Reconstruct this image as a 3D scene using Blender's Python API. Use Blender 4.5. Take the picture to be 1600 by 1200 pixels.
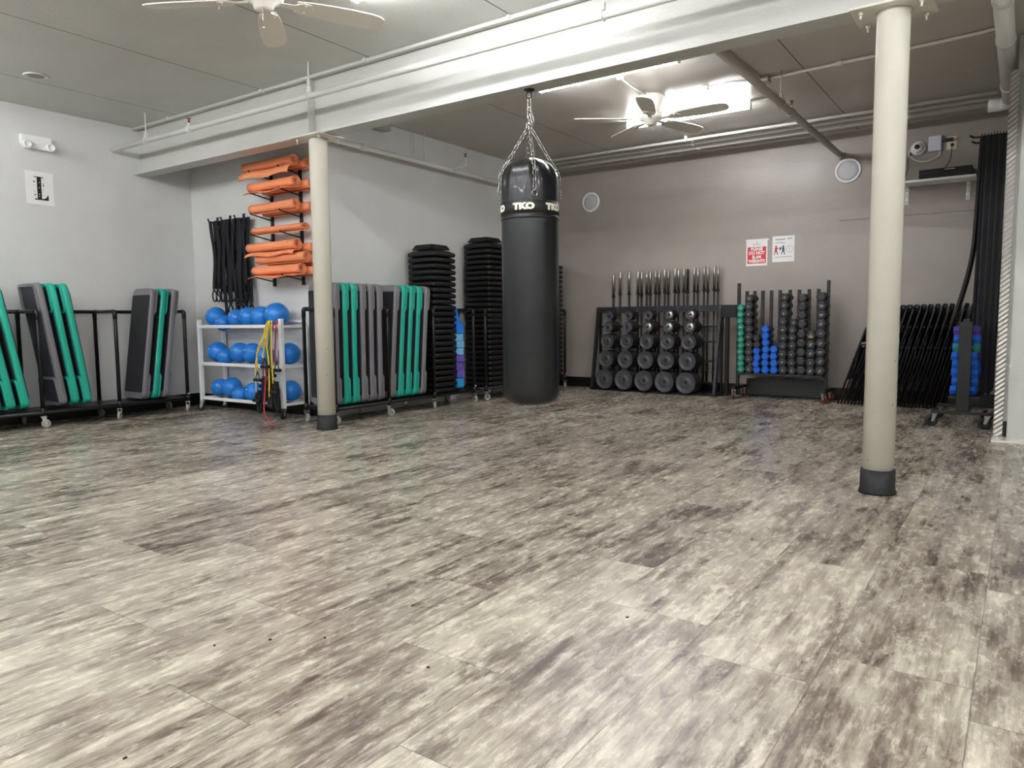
import bpy, bmesh, math, random
from mathutils import Vector, Matrix, Euler
random.seed(7)
C = bpy.context.scene.collection
PI = math.pi
def clear():
    for o in list(bpy.data.objects): bpy.data.objects.remove(o)
clear()

# ------------------------------------------------------------ camera
cam_d = bpy.data.cameras.new('camera'); cam = bpy.data.objects.new('camera', cam_d); C.objects.link(cam)
R = Vector((0.82036521, 0.57176312, -0.00937351))
U = -Vector((0.04291448, -0.07790273, -0.9960369))
B = -Vector((-0.57022739, 0.81671176, -0.0884456))
cam.matrix_world = Matrix(((R.x, U.x, B.x, 0), (R.y, U.y, B.y, 0), (R.z, U.z, B.z, .873), (0, 0, 0, 1)))
cam_d.sensor_width = 36; cam_d.lens = 36 * 1142.73 / 1600; cam_d.clip_start = .05
bpy.context.scene.camera = cam

# ------------------------------------------------------------ world, exposure
w = bpy.data.worlds.new('world'); bpy.context.scene.world = w; w.use_nodes = True
w.node_tree.nodes['Background'].inputs[0].default_value = (.9, .95, 1, 1)
w.node_tree.nodes['Background'].inputs[1].default_value = 0.15
vs = bpy.context.scene.view_settings
vs.view_transform = 'Standard'; vs.look = 'None'; vs.gamma = 1; vs.use_curve_mapping = False
vs.exposure = 2.05
TUBE = 20.0

# ------------------------------------------------------------ materials
def lin(c):
    return tuple(((v / 255) / 12.92 if v / 255 <= .04045 else ((v / 255 + .055) / 1.055) ** 2.4) for v in c) + (1,)
def mat(name, rgb, rough=.5, metal=0, spec=.5, bump=0, bscale=60, var=0, coat=0, emit=0, vscale=3):
    m = bpy.data.materials.new(name); m.use_nodes = True
    nt = m.node_tree; p = nt.nodes['Principled BSDF']; col = lin(rgb)
    p.inputs['Base Color'].default_value = col; p.inputs['Roughness'].default_value = rough
    p.inputs['Metallic'].default_value = metal; p.inputs['Specular IOR Level'].default_value = spec
    if coat: p.inputs['Coat Weight'].default_value = coat
    if emit:
        p.inputs['Emission Color'].default_value = col; p.inputs['Emission Strength'].default_value = emit
    tc = nt.nodes.new('ShaderNodeTexCoord')
    if var:
        n = nt.nodes.new('ShaderNodeTexNoise'); n.inputs['Scale'].default_value = vscale; n.inputs['Detail'].default_value = 6
        nt.links.new(tc.outputs['Object'], n.inputs['Vector'])
        r = nt.nodes.new('ShaderNodeValToRGB')
        r.color_ramp.elements[0].position = .3; r.color_ramp.elements[1].position = .7
        r.color_ramp.elements[0].color = tuple(v * (1 - var) for v in col[:3]) + (1,)
        r.color_ramp.elements[1].color = tuple(min(1, v * (1 + var)) for v in col[:3]) + (1,)
        nt.links.new(n.outputs['Fac'], r.inputs['Fac']); nt.links.new(r.outputs['Color'], p.inputs['Base Color'])
    if bump:
        n2 = nt.nodes.new('ShaderNodeTexNoise'); n2.inputs['Scale'].default_value = bscale; n2.inputs['Detail'].default_value = 3
        nt.links.new(tc.outputs['Object'], n2.inputs['Vector'])
        b = nt.nodes.new('ShaderNodeBump'); b.inputs['Strength'].default_value = bump; b.inputs['Distance'].default_value = .01
        nt.links.new(n2.outputs['Fac'], b.inputs['Height']); nt.links.new(b.outputs['Normal'], p.inputs['Normal'])
    return m
M = {}
M['wall'] = mat('wall_grey', (214, 215, 213), .5, bump=.15, bscale=90, var=.03)
M['taupe'] = mat('wall_taupe', (160, 151, 143), .36, bump=.12, bscale=45, var=.05)
M['beam'] = mat('beam_paint', (192, 193, 187), .35, bump=.12, bscale=50, var=.03)
M['column'] = mat('column_paint', (216, 213, 200), .24, bump=.12, bscale=30, var=.03)
M['pipe'] = mat('pipe_paint', (224, 223, 218), .3, var=.03)
M['pipe_dark'] = mat('pipe_paint_taupe', (165, 158, 149), .4, var=.03)
M['fan'] = mat('fan_white', (226, 222, 212), .45)
M['white'] = mat('white_plastic', (242, 242, 242), .4)
M['paper'] = mat('paper', (238, 238, 236), .7)
M['black'] = mat('black_paint', (9, 9, 12), .36, bump=.05)
M['rubber'] = mat('black_rubber', (22, 22, 24), .6, bump=.15, bscale=120)
M['blackmat'] = mat('deck_mat', (36, 37, 43), .7, bump=.5, bscale=300)
M['grey'] = mat('grey_plastic', (126, 124, 128), .4, bump=.1, bscale=200)
M['teal'] = mat('teal_plastic', (38, 176, 152), .38, bump=.1, bscale=200)
M['hollowshade'] = mat('underside_shade', (48, 50, 58), .6)  # dark colour stands in for shade inside the hollow underside
M['platform'] = mat('platform_black', (14, 15, 18), .4, bump=.15, bscale=200)
M['ballblue'] = mat('ball_blue', (38, 128, 218), .28, bump=.05, bscale=150)
M['orange'] = mat('mat_orange', (244, 154, 108), .62, bump=.2, bscale=350)
M['vinyl'] = mat('bag_vinyl', (13, 14, 18), .34, bump=.3, bscale=9, coat=.12)
M['chrome'] = mat('chrome', (170, 166, 160), .25, metal=1)
M['zinc'] = mat('zinc', (190, 190, 188), .35, metal=.9)
M['wheel'] = mat('wheel_grey', (168, 166, 160), .45)
M['redwheel'] = mat('wheel_maroon', (92, 30, 28), .35)
M['iron'] = mat('plate_iron', (74, 74, 78), .38, bump=.2, bscale=90)
M['ironshade'] = mat('plate_side_shaded', (16, 16, 18), .5)  # near-black: shade on the plate sides put into the colour
M['rackgrey'] = mat('rack_steel', (44, 44, 50), .38, bump=.05)
M['hexblack'] = mat('neoprene_black', (50, 50, 54), .55, bump=.1)
M['hexblue'] = mat('vinyl_blue', (24, 98, 205), .4)
M['hexgreen'] = mat('vinyl_green', (40, 140, 118), .38)
M['hexpurple'] = mat('vinyl_purple', (84, 62, 160), .4)
M['navy'] = mat('navy_strap', (10, 12, 22), .75)
M['yellow'] = mat('latex_yellow', (228, 202, 60), .4)
M['red'] = mat('latex_red', (205, 45, 70), .4)
M['green'] = mat('latex_green', (70, 110, 85), .4)
M['bandgrey'] = mat('latex_grey', (105, 100, 105), .4)
M['paleyellow'] = mat('latex_pale', (232, 210, 130), .4)
M['foamblue'] = mat('foam_blue', (30, 125, 225), .65)
M['foamsky'] = mat('foam_sky', (120, 195, 240), .65)
M['foampurple'] = mat('foam_purple', (110, 88, 190), .65)
M['foamcyan'] = mat('foam_cyan', (40, 160, 230), .65)
M['speakergrey'] = mat('speaker_grille', (196, 196, 202), .6)
M['printred'] = mat('print_red', (214, 52, 58), .6)
M['printorange'] = mat('print_orange', (226, 84, 48), .6)
M['ink'] = mat('ink', (22, 22, 24), .6)
M['inkgrey'] = mat('ink_grey', (120, 120, 128), .6)
M['inkblue'] = mat('ink_blue', (40, 60, 110), .6)
M['inkred'] = mat('ink_red', (170, 40, 60), .6)
M['ivory'] = mat('ivory', (224, 216, 190), .5)
M['router'] = mat('router_white', (214, 214, 226), .45)
M['lettering'] = mat('lettering_cream', (225, 222, 205), .6)
M['band'] = mat('bag_band', (15, 15, 17), .55)
M['redbulb'] = mat('sprinkler_red', (120, 40, 35), .4)
M['tube'] = mat('tube_glow', (249, 250, 253), .5, emit=TUBE)
M['tan'] = mat('bare_iron', (150, 132, 96), .6)

def diamond():
    m = mat('diamond_plate', (178, 174, 168), .35, metal=.75)
    nt = m.node_tree; p = nt.nodes['Principled BSDF']
    tc = nt.nodes.new('ShaderNodeTexCoord'); wv = nt.nodes.new('ShaderNodeTexWave')
    wv.wave_type = 'BANDS'; wv.bands_direction = 'Z'; wv.inputs['Scale'].default_value = 12
    wv.inputs['Distortion'].default_value = 0
    mp = nt.nodes.new('ShaderNodeMapping'); mp.inputs['Rotation'].default_value = (0, .7, 0)
    nt.links.new(tc.outputs['Object'], mp.inputs[0]); nt.links.new(mp.outputs[0], wv.inputs[0])
    b = nt.nodes.new('ShaderNodeBump'); b.inputs['Strength'].default_value = .8; b.inputs['Distance'].default_value = .004
    nt.links.new(wv.outputs['Fac'], b.inputs['Height']); nt.links.new(b.outputs[0], p.inputs['Normal'])
    return m
M['diamond'] = diamond()
def chips(m):
    nt = m.node_tree; p = nt.nodes['Principled BSDF']; src = p.inputs['Base Color'].links[0].from_socket
    tc = nt.nodes.new('ShaderNodeTexCoord'); v = nt.nodes.new('ShaderNodeTexVoronoi'); v.inputs['Scale'].default_value = 9
    n = nt.nodes.new('ShaderNodeTexNoise'); n.inputs['Scale'].default_value = 40
    nt.links.new(tc.outputs['Object'], v.inputs['Vector']); nt.links.new(tc.outputs['Object'], n.inputs['Vector'])
    a = nt.nodes.new('ShaderNodeMath'); a.operation = 'MULTIPLY'; nt.links.new(v.outputs['Distance'], a.inputs[0]); nt.links.new(n.outputs['Fac'], a.inputs[1])
    l = nt.nodes.new('ShaderNodeMath'); l.operation = 'LESS_THAN'; l.inputs[1].default_value = .016; nt.links.new(a.outputs[0], l.inputs[0])
    mx = nt.nodes.new('ShaderNodeMix'); mx.data_type = 'RGBA'; nt.links.new(l.outputs[0], mx.inputs[0]); nt.links.new(src, mx.inputs[6]); mx.inputs[7].default_value = lin((110, 104, 92))
    nt.links.new(mx.outputs[2], p.inputs['Base Color'])
chips(M['column'])

def ceiling_mat(name, rgb, rough):
    m = mat(name, rgb, rough, bump=.12, bscale=60, var=.04)
    nt = m.node_tree; p = nt.nodes['Principled BSDF']
    src = p.inputs['Base Color'].links[0].from_socket
    g = nt.nodes.new('ShaderNodeNewGeometry'); s = nt.nodes.new('ShaderNodeSeparateXYZ'); nt.links.new(g.outputs['Position'], s.inputs[0])
    def mth(op, a, b=None):
        n = nt.nodes.new('ShaderNodeMath'); n.operation = op
        for i, v in enumerate((a, b)):
            if v is None: continue
            if isinstance(v, (int, float)): n.inputs[i].default_value = v
            else: nt.links.new(v, n.inputs[i])
        return n.outputs[0]
    f = mth('FRACT', mth('DIVIDE', mth('ADD', s.outputs['X'], 1.45 + 1.232 * 12), 1.232))
    d = mth('MINIMUM', f, mth('SUBTRACT', 1.0, f))
    line = mth('LESS_THAN', d, .0035)
    mx = nt.nodes.new('ShaderNodeMix'); mx.data_type = 'RGBA'
    nt.links.new(line, mx.inputs[0]); nt.links.new(src, mx.inputs[6]); mx.inputs[7].default_value = (.03, .03, .03, 1)
    nt.links.new(mx.outputs[2], p.inputs['Base Color'])
    return m
M['ceil'] = ceiling_mat('ceiling_grey', (198, 199, 194), .5)
M['ceilback'] = ceiling_mat('ceiling_taupe', (188, 182, 174), .36)

def floor_mat():
    m = bpy.data.materials.new('vinyl_plank'); m.use_nodes = True; nt = m.node_tree; p = nt.nodes['Principled BSDF']
    N = nt.nodes.new; L = nt.links.new
    def mth(op, a, b=None, c=None):
        n = N('ShaderNodeMath'); n.operation = op
        for i, v in enumerate((a, b, c)):
            if v is None: continue
            if isinstance(v, (int, float)): n.inputs[i].default_value = v
            else: L(v, n.inputs[i])
        return n.outputs[0]
    g = N('ShaderNodeNewGeometry'); s = N('ShaderNodeSeparateXYZ'); L(g.outputs['Position'], s.inputs[0])
    X = mth('DIVIDE', mth('ADD', s.outputs['X'], 20 * .32 + .06), .32)
    row = mth('FLOOR', X); fx = mth('FRACT', X)
    wn = N('ShaderNodeTexWhiteNoise'); wn.noise_dimensions = '1D'; L(row, wn.inputs['W'])
    Y = mth('ADD', mth('DIVIDE', mth('ADD', s.outputs['Y'], 12), .92), wn.outputs['Value'])
    col = mth('FLOOR', Y); fy = mth('FRACT', Y)
    cid = mth('ADD', mth('MULTIPLY', row, 17.3), mth('MULTIPLY', col, 5.7))
    wn2 = N('ShaderNodeTexWhiteNoise'); wn2.noise_dimensions = '1D'; L(cid, wn2.inputs['W'])
    off = mth('MULTIPLY', wn2.outputs['Value'], 60)
    def vec(sx, sy, k):
        c = N('ShaderNodeCombineXYZ'); L(mth('MULTIPLY', s.outputs['X'], sx), c.inputs[0]); L(mth('MULTIPLY', s.outputs['Y'], sy), c.inputs[1])
        L(mth('ADD', off, k), c.inputs[2]); return c.outputs[0]
    def noise(sx, sy, k, det=8, rough=.6, dist=0):
        n = N('ShaderNodeTexNoise'); n.inputs['Scale'].default_value = 1; n.inputs['Detail'].default_value = det
        n.inputs['Roughness'].default_value = rough; n.inputs['Distortion'].default_value = dist
        L(vec(sx, sy, k), n.inputs['Vector']); return n.outputs['Fac']
    n1 = noise(14, 2.4, 0, 9, .7, .35)
    n2 = noise(62, 3.6, 9, 6, .65)
    n3 = noise(3.2, 2.2, 21, 4, .6)
    n4 = noise(38, 13, 33, 6, .7, .3)
    t = mth('ADD', mth('ADD', mth('MULTIPLY', n1, .50), mth('MULTIPLY', n2, .30)), mth('ADD', mth('MULTIPLY', n3, .26), mth('MULTIPLY', n4, .24)))
    t = mth('ADD', t, mth('MULTIPLY', mth('SUBTRACT', wn2.outputs['Value'], .5), .06))
    t = mth('SUBTRACT', t, .110)
    n5 = noise(12, 4.5, 47, 8, .74, .7)          # worn dark flakes
    flake = mth('MULTIPLY', mth('MAXIMUM', mth('SUBTRACT', n5, .56), 0), 1.0)
    n6 = noise(30, 4, 55, 6, .7, .8)           # pale scraped streaks
    pale = mth('MULTIPLY', mth('MAXIMUM', mth('SUBTRACT', n6, .58), 0), .8)
    t = mth('ADD', mth('SUBTRACT', t, flake), pale)
    r = N('ShaderNodeValToRGB'); e = r.color_ramp.elements
    e[0].position = .41; e[0].color = lin((84, 73, 66)); e[1].position = .66; e[1].color = lin((206, 198, 180))
    for pos, c in ((.475, (122, 110, 98)), (.53, (154, 144, 130)), (.59, (182, 173, 157))):
        q = e.new(pos); q.color = lin(c)
    L(t, r.inputs['Fac'])
    # narrow bevel lines between the planks
    dx = mth('MULTIPLY', mth('MINIMUM', fx, mth('SUBTRACT', 1, fx)), .32)
    dy = mth('MULTIPLY', mth('MINIMUM', fy, mth('SUBTRACT', 1, fy)), .92)
    seam = mth('LESS_THAN', mth('MINIMUM', dx, dy), .0014)
    mx = N('ShaderNodeMix'); mx.data_type = 'RGBA'; L(mth('MULTIPLY', seam, .6), mx.inputs[0]); L(r.outputs['Color'], mx.inputs[6]); mx.inputs[7].default_value = lin((70, 60, 52))
    L(mx.outputs[2], p.inputs['Base Color'])
    rr = N('ShaderNodeMapRange'); L(n4, rr.inputs[0]); rr.inputs[1].default_value = .3; rr.inputs[2].default_value = .7
    rr.inputs[3].default_value = .17; rr.inputs[4].default_value = .33
    L(rr.outputs[0], p.inputs['Roughness']); p.inputs['Specular IOR Level'].default_value = .5
    b = N('ShaderNodeBump'); b.inputs['Strength'].default_value = .45; b.inputs['Distance'].default_value = .004
    L(mth('ADD', mth('MULTIPLY', n4, .8), mth('MULTIPLY', n2, .5)), b.inputs['Height']); L(b.outputs[0], p.inputs['Normal'])
    return m
M['floor'] = floor_mat()

# ------------------------------------------------------------ mesh builder
class MB:
    def __init__(s): s.b = bmesh.new()
    def box(s, x0, x1, y0, y1, z0, z1, bev=0, mat=None):
        x0, x1 = sorted((x0, x1)); y0, y1 = sorted((y0, y1)); z0, z1 = sorted((z0, z1))
        r = bmesh.ops.create_cube(s.b, size=1)
        m = Matrix.Translation(((x0 + x1) / 2, (y0 + y1) / 2, (z0 + z1) / 2)) @ Matrix.Diagonal((x1 - x0, y1 - y0, z1 - z0, 1))
        bmesh.ops.transform(s.b, matrix=m, verts=r['verts'])
        vs_ = r['verts']
        if bev:
            es = list({e for v in r['verts'] for e in v.link_edges})
            q = bmesh.ops.bevel(s.b, geom=es, offset=bev, segments=2, affect='EDGES', profile=.6)
            vs_ = list({v for f in q['faces'] for v in f.verts} | {v for v in r['verts'] if v.is_valid})
        if mat is not None: bmesh.ops.transform(s.b, matrix=mat, verts=vs_)
        return s
    def obox(s, a, b, wx, wy, up=(0, 0, 1)):
        a, b = Vector(a), Vector(b); d = b - a; L = d.length; d.normalize()
        u = Vector(up); 
        if abs(d.dot(u)) > .99: u = Vector((0, 1, 0))
        x = u.cross(d).normalized(); y = d.cross(x)
        m = Matrix(((x.x, y.x, d.x, a.x), (x.y, y.y, d.y, a.y), (x.z, y.z, d.z, a.z), (0, 0, 0, 1)))
        return s.box(-wx / 2, wx / 2, -wy / 2, wy / 2, 0, L, mat=m)
    def tube(s, pts, r, n=10, closed=False, caps=True, r2=None):
        pts = [Vector(p) for p in pts]; k = len(pts); rings = []
        prev = None
        for i, p in enumerate(pts):
            if closed: d = pts[(i + 1) % k] - pts[i - 1]
            elif i == 0: d = pts[1] - pts[0]
            elif i == k - 1: d = pts[-1] - pts[-2]
            else: d = (pts[i + 1] - p).normalized() + (p - pts[i - 1]).normalized()
            d.normalize()
            if prev is None:
                a = Vector((0, 0, 1)) if abs(d.z) < .9 else Vector((0, 1, 0))
                x = a.cross(d).normalized()
            else:
                x = prev - d * prev.dot(d)
                if x.length < 1e-6: x = Vector((1, 0, 0)).cross(d)
                x.normalize()
            prev = x; y = d.cross(x)
            rr = r if r2 is None else r + (r2 - r) * i / (k - 1)
            if not closed and 0 < i < k - 1:
                c = max(.5, (pts[i + 1] - p).normalized().dot(d)); 
            rings.append([s.b.verts.new(p + (x * math.cos(2 * PI * j / n) + y * math.sin(2 * PI * j / n)) * rr) for j in range(n)])
        m = k if closed else k - 1
        for i in range(m):
            A, Bq = rings[i], rings[(i + 1) % k]
            for j in range(n): 
                f = s.b.faces.new((A[j], A[(j + 1) % n], Bq[(j + 1) % n], Bq[j])); f.smooth = True
        if caps and not closed:
            s.b.faces.new(rings[0][::-1]); s.b.faces.new(rings[-1])
        return s
    def cyl(s, a, b, r, n=16, r2=None): return s.tube([a, b], r, n, r2=r2)
    def lathe(s, prof, c=(0, 0, 0), axis='z', n=32, smooth=True, fn=None):
        rings = []
        for (r, z) in prof:
            if r < 1e-6: rings.append([s.b.verts.new(s._ax(0, 0, z, axis, c))])
            else:
                ring = []
                for j in range(n):
                    a = 2 * PI * j / n; rr = r * (fn(a, z, r) if fn else 1)
                    ring.append(s.b.verts.new(s._ax(rr * math.cos(a), rr * math.sin(a), z, axis, c)))
                rings.append(ring)
        for A, Bq in zip(rings, rings[1:]):
            for j in range(n):
                k = (j + 1) % n
                if len(A) == 1 and len(Bq) == 1: continue
                if len(A) == 1: f = s.b.faces.new((A[0], Bq[k], Bq[j]))
                elif len(Bq) == 1: f = s.b.faces.new((A[j], A[k], Bq[0]))
                else: f = s.b.faces.new((A[j], A[k], Bq[k], Bq[j]))
                f.smooth = smooth
        return s
    def _ax(s, x, y, z, axis, c):
        v = {'z': (x, y, z), 'y': (x, z, y), 'x': (z, x, y)}[axis]
        return Vector(v) + Vector(c)
    def sphere(s, c, r, u=24, v=14, sq=1):
        return s.lathe([(r * math.sin(PI * i / v), -r * sq * math.cos(PI * i / v)) for i in range(v + 1)], c, 'z', u)
    def prism(s, pts, z0, z1, mat=None, smooth=False):
        a = [s.b.verts.new((p[0], p[1], z0)) for p in pts]; c = [s.b.verts.new((p[0], p[1], z1)) for p in pts]
        n = len(pts)
        s.b.faces.new(a[::-1]); s.b.faces.new(c)
        for i in range(n):
            f = s.b.faces.new((a[i], a[(i + 1) % n], c[(i + 1) % n], c[i])); f.smooth = smooth
        if mat is not None: bmesh.ops.transform(s.b, matrix=mat, verts=a + c)
        return s
    def loft(s, rings, cap0=True, cap1=True, smooth=False):
        R_ = [[s.b.verts.new(p) for p in r] for r in rings]; n = len(R_[0])
        for A, Bq in zip(R_, R_[1:]):
            for j in range(n):
                f = s.b.faces.new((A[j], A[(j + 1) % n], Bq[(j + 1) % n], Bq[j])); f.smooth = smooth
        if cap0: s.b.faces.new(R_[0][::-1])
        if cap1: s.b.faces.new(R_[-1])
        return s
    def ribbon(s, pts, wdir, width, th):
        # a strap: flat band following pts, width along wdir
        pts = [Vector(p) for p in pts]; wd = Vector(wdir).normalized() * width / 2; rings = []
        for i, p in enumerate(pts):
            d = (pts[min(i + 1, len(pts) - 1)] - pts[max(i - 1, 0)]).normalized()
            nn = d.cross(wd).normalized() * th / 2
            rings.append([p - wd - nn, p + wd - nn, p + wd + nn, p - wd + nn])
        return s.loft(rings)
    def build(s, name, m, parent=None, smooth_angle=None):
        bmesh.ops.recalc_face_normals(s.b, faces=s.b.faces[:])
        me = bpy.data.meshes.new(name); s.b.to_mesh(me); s.b.free(); me.materials.append(M[m] if isinstance(m, str) else m)
        o = bpy.data.objects.new(name, me); C.objects.link(o)
        if parent: o.parent = parent
        return o
def rrect(hx, hy, r, n=4, cx=0, cy=0):
    pts = []
    for (sx, sy, a0) in ((1, 1, 0), (-1, 1, 90), (-1, -1, 180), (1, -1, 270)):
        for i in range(n + 1):
            a = math.radians(a0 + 90 * i / n)
            pts.append((cx + sx * (hx - r) + r * math.cos(a), cy + sy * (hy - r) + r * math.sin(a)))
    return pts
def ring(pts, z): return [(p[0], p[1], z) for p in pts]
def tag(o, label=None, cat=None, group=None, kind=None):
    if label: o['label'] = label
    if cat: o['category'] = cat
    if group: o['group'] = group
    if kind: o['kind'] = kind
    return o
def thing(name, label, cat, loc=(0, 0, 0), rotz=0, group=None):
    o = bpy.data.objects.new(name, None); C.objects.link(o); o.location = loc; o.rotation_euler = (0, 0, rotz); o.empty_display_size = .1
    return tag(o, label, cat, group)
def dup(root, label=None, group=None):
    r = root.copy(); C.objects.link(r)
    if label: r['label'] = label
    if group: r['group'] = group
    for ch in list(root.children):
        c = ch.copy(); C.objects.link(c); c.parent = r
        for g in ch.children:
            d = g.copy(); C.objects.link(d); d.parent = c
    return r
def struct(name, mb, m): return tag(mb.build(name, m), kind='structure')
def text_mesh(txt, size, th=.001, offset=0, spacing=1, sx=1):
    cu = bpy.data.curves.new('t', 'FONT'); cu.body = txt; cu.size = size; cu.extrude = th / 2; cu.offset = offset
    cu.align_x = 'CENTER'; cu.align_y = 'CENTER'; cu.space_character = spacing; cu.resolution_u = 3
    o = bpy.data.objects.new('t', cu); C.objects.link(o)
    dg = bpy.context.evaluated_depsgraph_get(); dg.update()
    me = bpy.data.meshes.new_from_object(o.evaluated_get(dg)); bpy.data.objects.remove(o); bpy.data.curves.remove(cu)
    for v in me.vertices: v.co.x *= sx
    return me
def text_obj(name, txt, size, m, parent, mw, **k):
    me = text_mesh(txt, size, **k); me.materials.clear(); me.materials.append(M[m]); me.transform(mw)
    o = bpy.data.objects.new(name, me); C.objects.link(o); o.parent = parent
    return o
ORD = ['topmost', 'second', 'third', 'fourth', 'fifth', 'sixth', 'seventh', 'eighth', 'ninth', 'tenth', 'eleventh', 'twelfth', 'thirteenth', 'fourteenth', 'fifteenth', 'sixteenth', 'seventeenth', 'eighteenth', 'nineteenth', 'twentieth', 'twenty-first', 'twenty-second', 'twenty-third', 'twenty-fourth', 'twenty-fifth', 'twenty-sixth', 'twenty-seventh', 'twenty-eighth', 'twenty-ninth']

XL, YJ, XS, YB, H = -7.15, 4.45, -5.11, 8.21, 2.745
YW = 3.935   # web of the steel beam
# ------------------------------------------------------------ room shell
struct('floor', MB().box(-7.3, 3.6, -3.1, 8.4, -.1, 0), 'floor')
struct('ceiling', MB().box(-7.3, 3.6, -3.1, YW, H, H + .1), 'ceil')
struct('ceiling', MB().box(-7.3, 3.6, YW, 8.4, H, H + .1), 'ceilback')
struct('wall_left', MB().box(XL - .15, XL, -3.1, YJ + .15, 0, H), 'wall')
struct('wall_corner', MB().box(XL, XS, YJ, YJ + .15, 0, H), 'wall')
struct('wall_side', MB().box(XS - .15, XS, YJ + .15, YB, 0, H), 'wall')
wb = MB().box(XS - .15, .0, YB, YB + .15, 0, H)
wb.box(-1.6, .0, YB - .012, YB, 0, 1.838).box(-1.6, .0, YB - .012, YB, 1.852, H)
struct('wall_back', wb, 'taupe')
struct('wall_right', MB().box(-.10, .3, 6.16, YB, 0, H).box(-.064, 3.5, 6.05, 6.3, 0, H), 'beam')
struct('wall_far_right', MB().box(3.5, 3.6, -3.1, 6.3, 0, H), 'wall')
struct('wall_rear', MB().box(-7.3, 3.6, -3.2, -3.1, 0, H), 'wall')
struct('baseboard_back', MB().box(XS + .013, -.1, YB - .024, YB - .0125, 0, .125), 'black')
struct('baseboard_side', MB().box(XS, XS + .012, 7.98, YB - .001, 0, .125), 'black')
struct('baseboard_corner', MB().box(XL + .013, XS - .001, YJ - .012, YJ, 0, .125), 'black')
struct('baseboard_left', MB().box(XL, XL + .012, -3.05, YJ - .013, 0, .125), 'black')
struct('baseboard_right', MB().box(-.09, -.066, 6.148, 6.159, 0, .125), 'black')
struct('trim_sill', MB().box(-.15, 1.2, 5.94, 6.049, 0, .018, .004).box(-.15, -.066, 6.049, 6.147, 0, .018), 'column')

# ------------------------------------------------------------ steel beam
bm = thing('steel_beam', 'long grey-white painted steel I-beam crossing the ceiling on two columns', 'beam', (0, YW, 2.30))
MB().box(XL, 3.49, -.005, .005, .013, .43).box(XL, 3.49, -.075, .075, 0, .012).box(XL, 3.49, -.075, .075, .431, .443).build('flanged_web', 'beam', bm)
for x in (-4.59, -.56):
    MB().box(x - .005, x + .005, -.073, -.006, .014, .429).build('stiffener_plate', 'beam', bm)

def column(x, label):
    t = thing('steel_column', label, 'column', (x, YW + .02, 0), group=None)
    MB().lathe([(0, .0), (.072, .0), (.072, 2.27), (.08, 2.286), (0, 2.286)], n=40).build('shaft', 'column', t)
    MB().lathe([(.0735, .12), (.079, .12), (.0795, .03), (.085, .012), (.086, .001), (.0735, .001), (.0735, .12)], n=40).build('rubber_collar', 'rubber', t)
    MB().box(-.17, .17, -.14, .12, 2.287, 2.299, .002).build('cap_plate', 'column', t)
    for sx in (-1, 1):
        for sy in (-.1, .09):
            b = MB(); b.cyl((sx * .125, sy, 2.25), (sx * .125, sy, 2.286), .005, 8).cyl((sx * .125, sy, 2.270), (sx * .125, sy, 2.284), .011, 6).build('bolt', 'column', t)
    # paint chips
    return t
column(-4.59, 'cream steel column with black rubber foot standing between the ball rack and step boards')
column(-.56, 'cream steel column with black rubber foot nearest the camera, right of the hanging bag')

# ------------------------------------------------------------ lights
def tube_light(x, y, label):
    t = thing('tube_light', label, 'ceiling light', (x, y, H), group='strip lights under the ceiling')
    MB().box(-.585, .585, -.014, .014, -.028, -.001, .003).build('housing', 'white', t)
    MB().cyl((-.575, 0, -.05), (.575, 0, -.05), .021, 16).build('diffuser', 'tube', t)
    for sx in (-1, 1): MB().box(sx * .576, sx * .59, -.023, .023, -.073, -.001, .003).build('end_cap', 'white', t)
    return t
tube_light(-2.67, 5.09, 'glowing strip light on the ceiling just behind the beam, right of the bag chain')
tube_light(-2.61, 6.56, 'glowing strip light behind the ceiling fan with its right end showing')
tube_light(-2.61, 3.05, 'glowing strip light at the top edge of the photo, right of the near fan')
for (x, y) in ((-2.61, 1.0), (-2.61, -1.2), (.9, 3.05), (.9, 1.0), (.9, -1.2), (-6.2, 1.5), (-5.9, -.3), (-4.3, .9), (-4.3, -1.0), (-.8, .9), (-.8, -1.0), (2.4, 3.05), (2.4, 1.0), (2.4, -1.2)):  # out-of-view tubes: some repeat the seen row, others added as fill light
    tube_light(x, y, 'unseen glowing strip light in the near ceiling, from a set partly added as fill')

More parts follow.
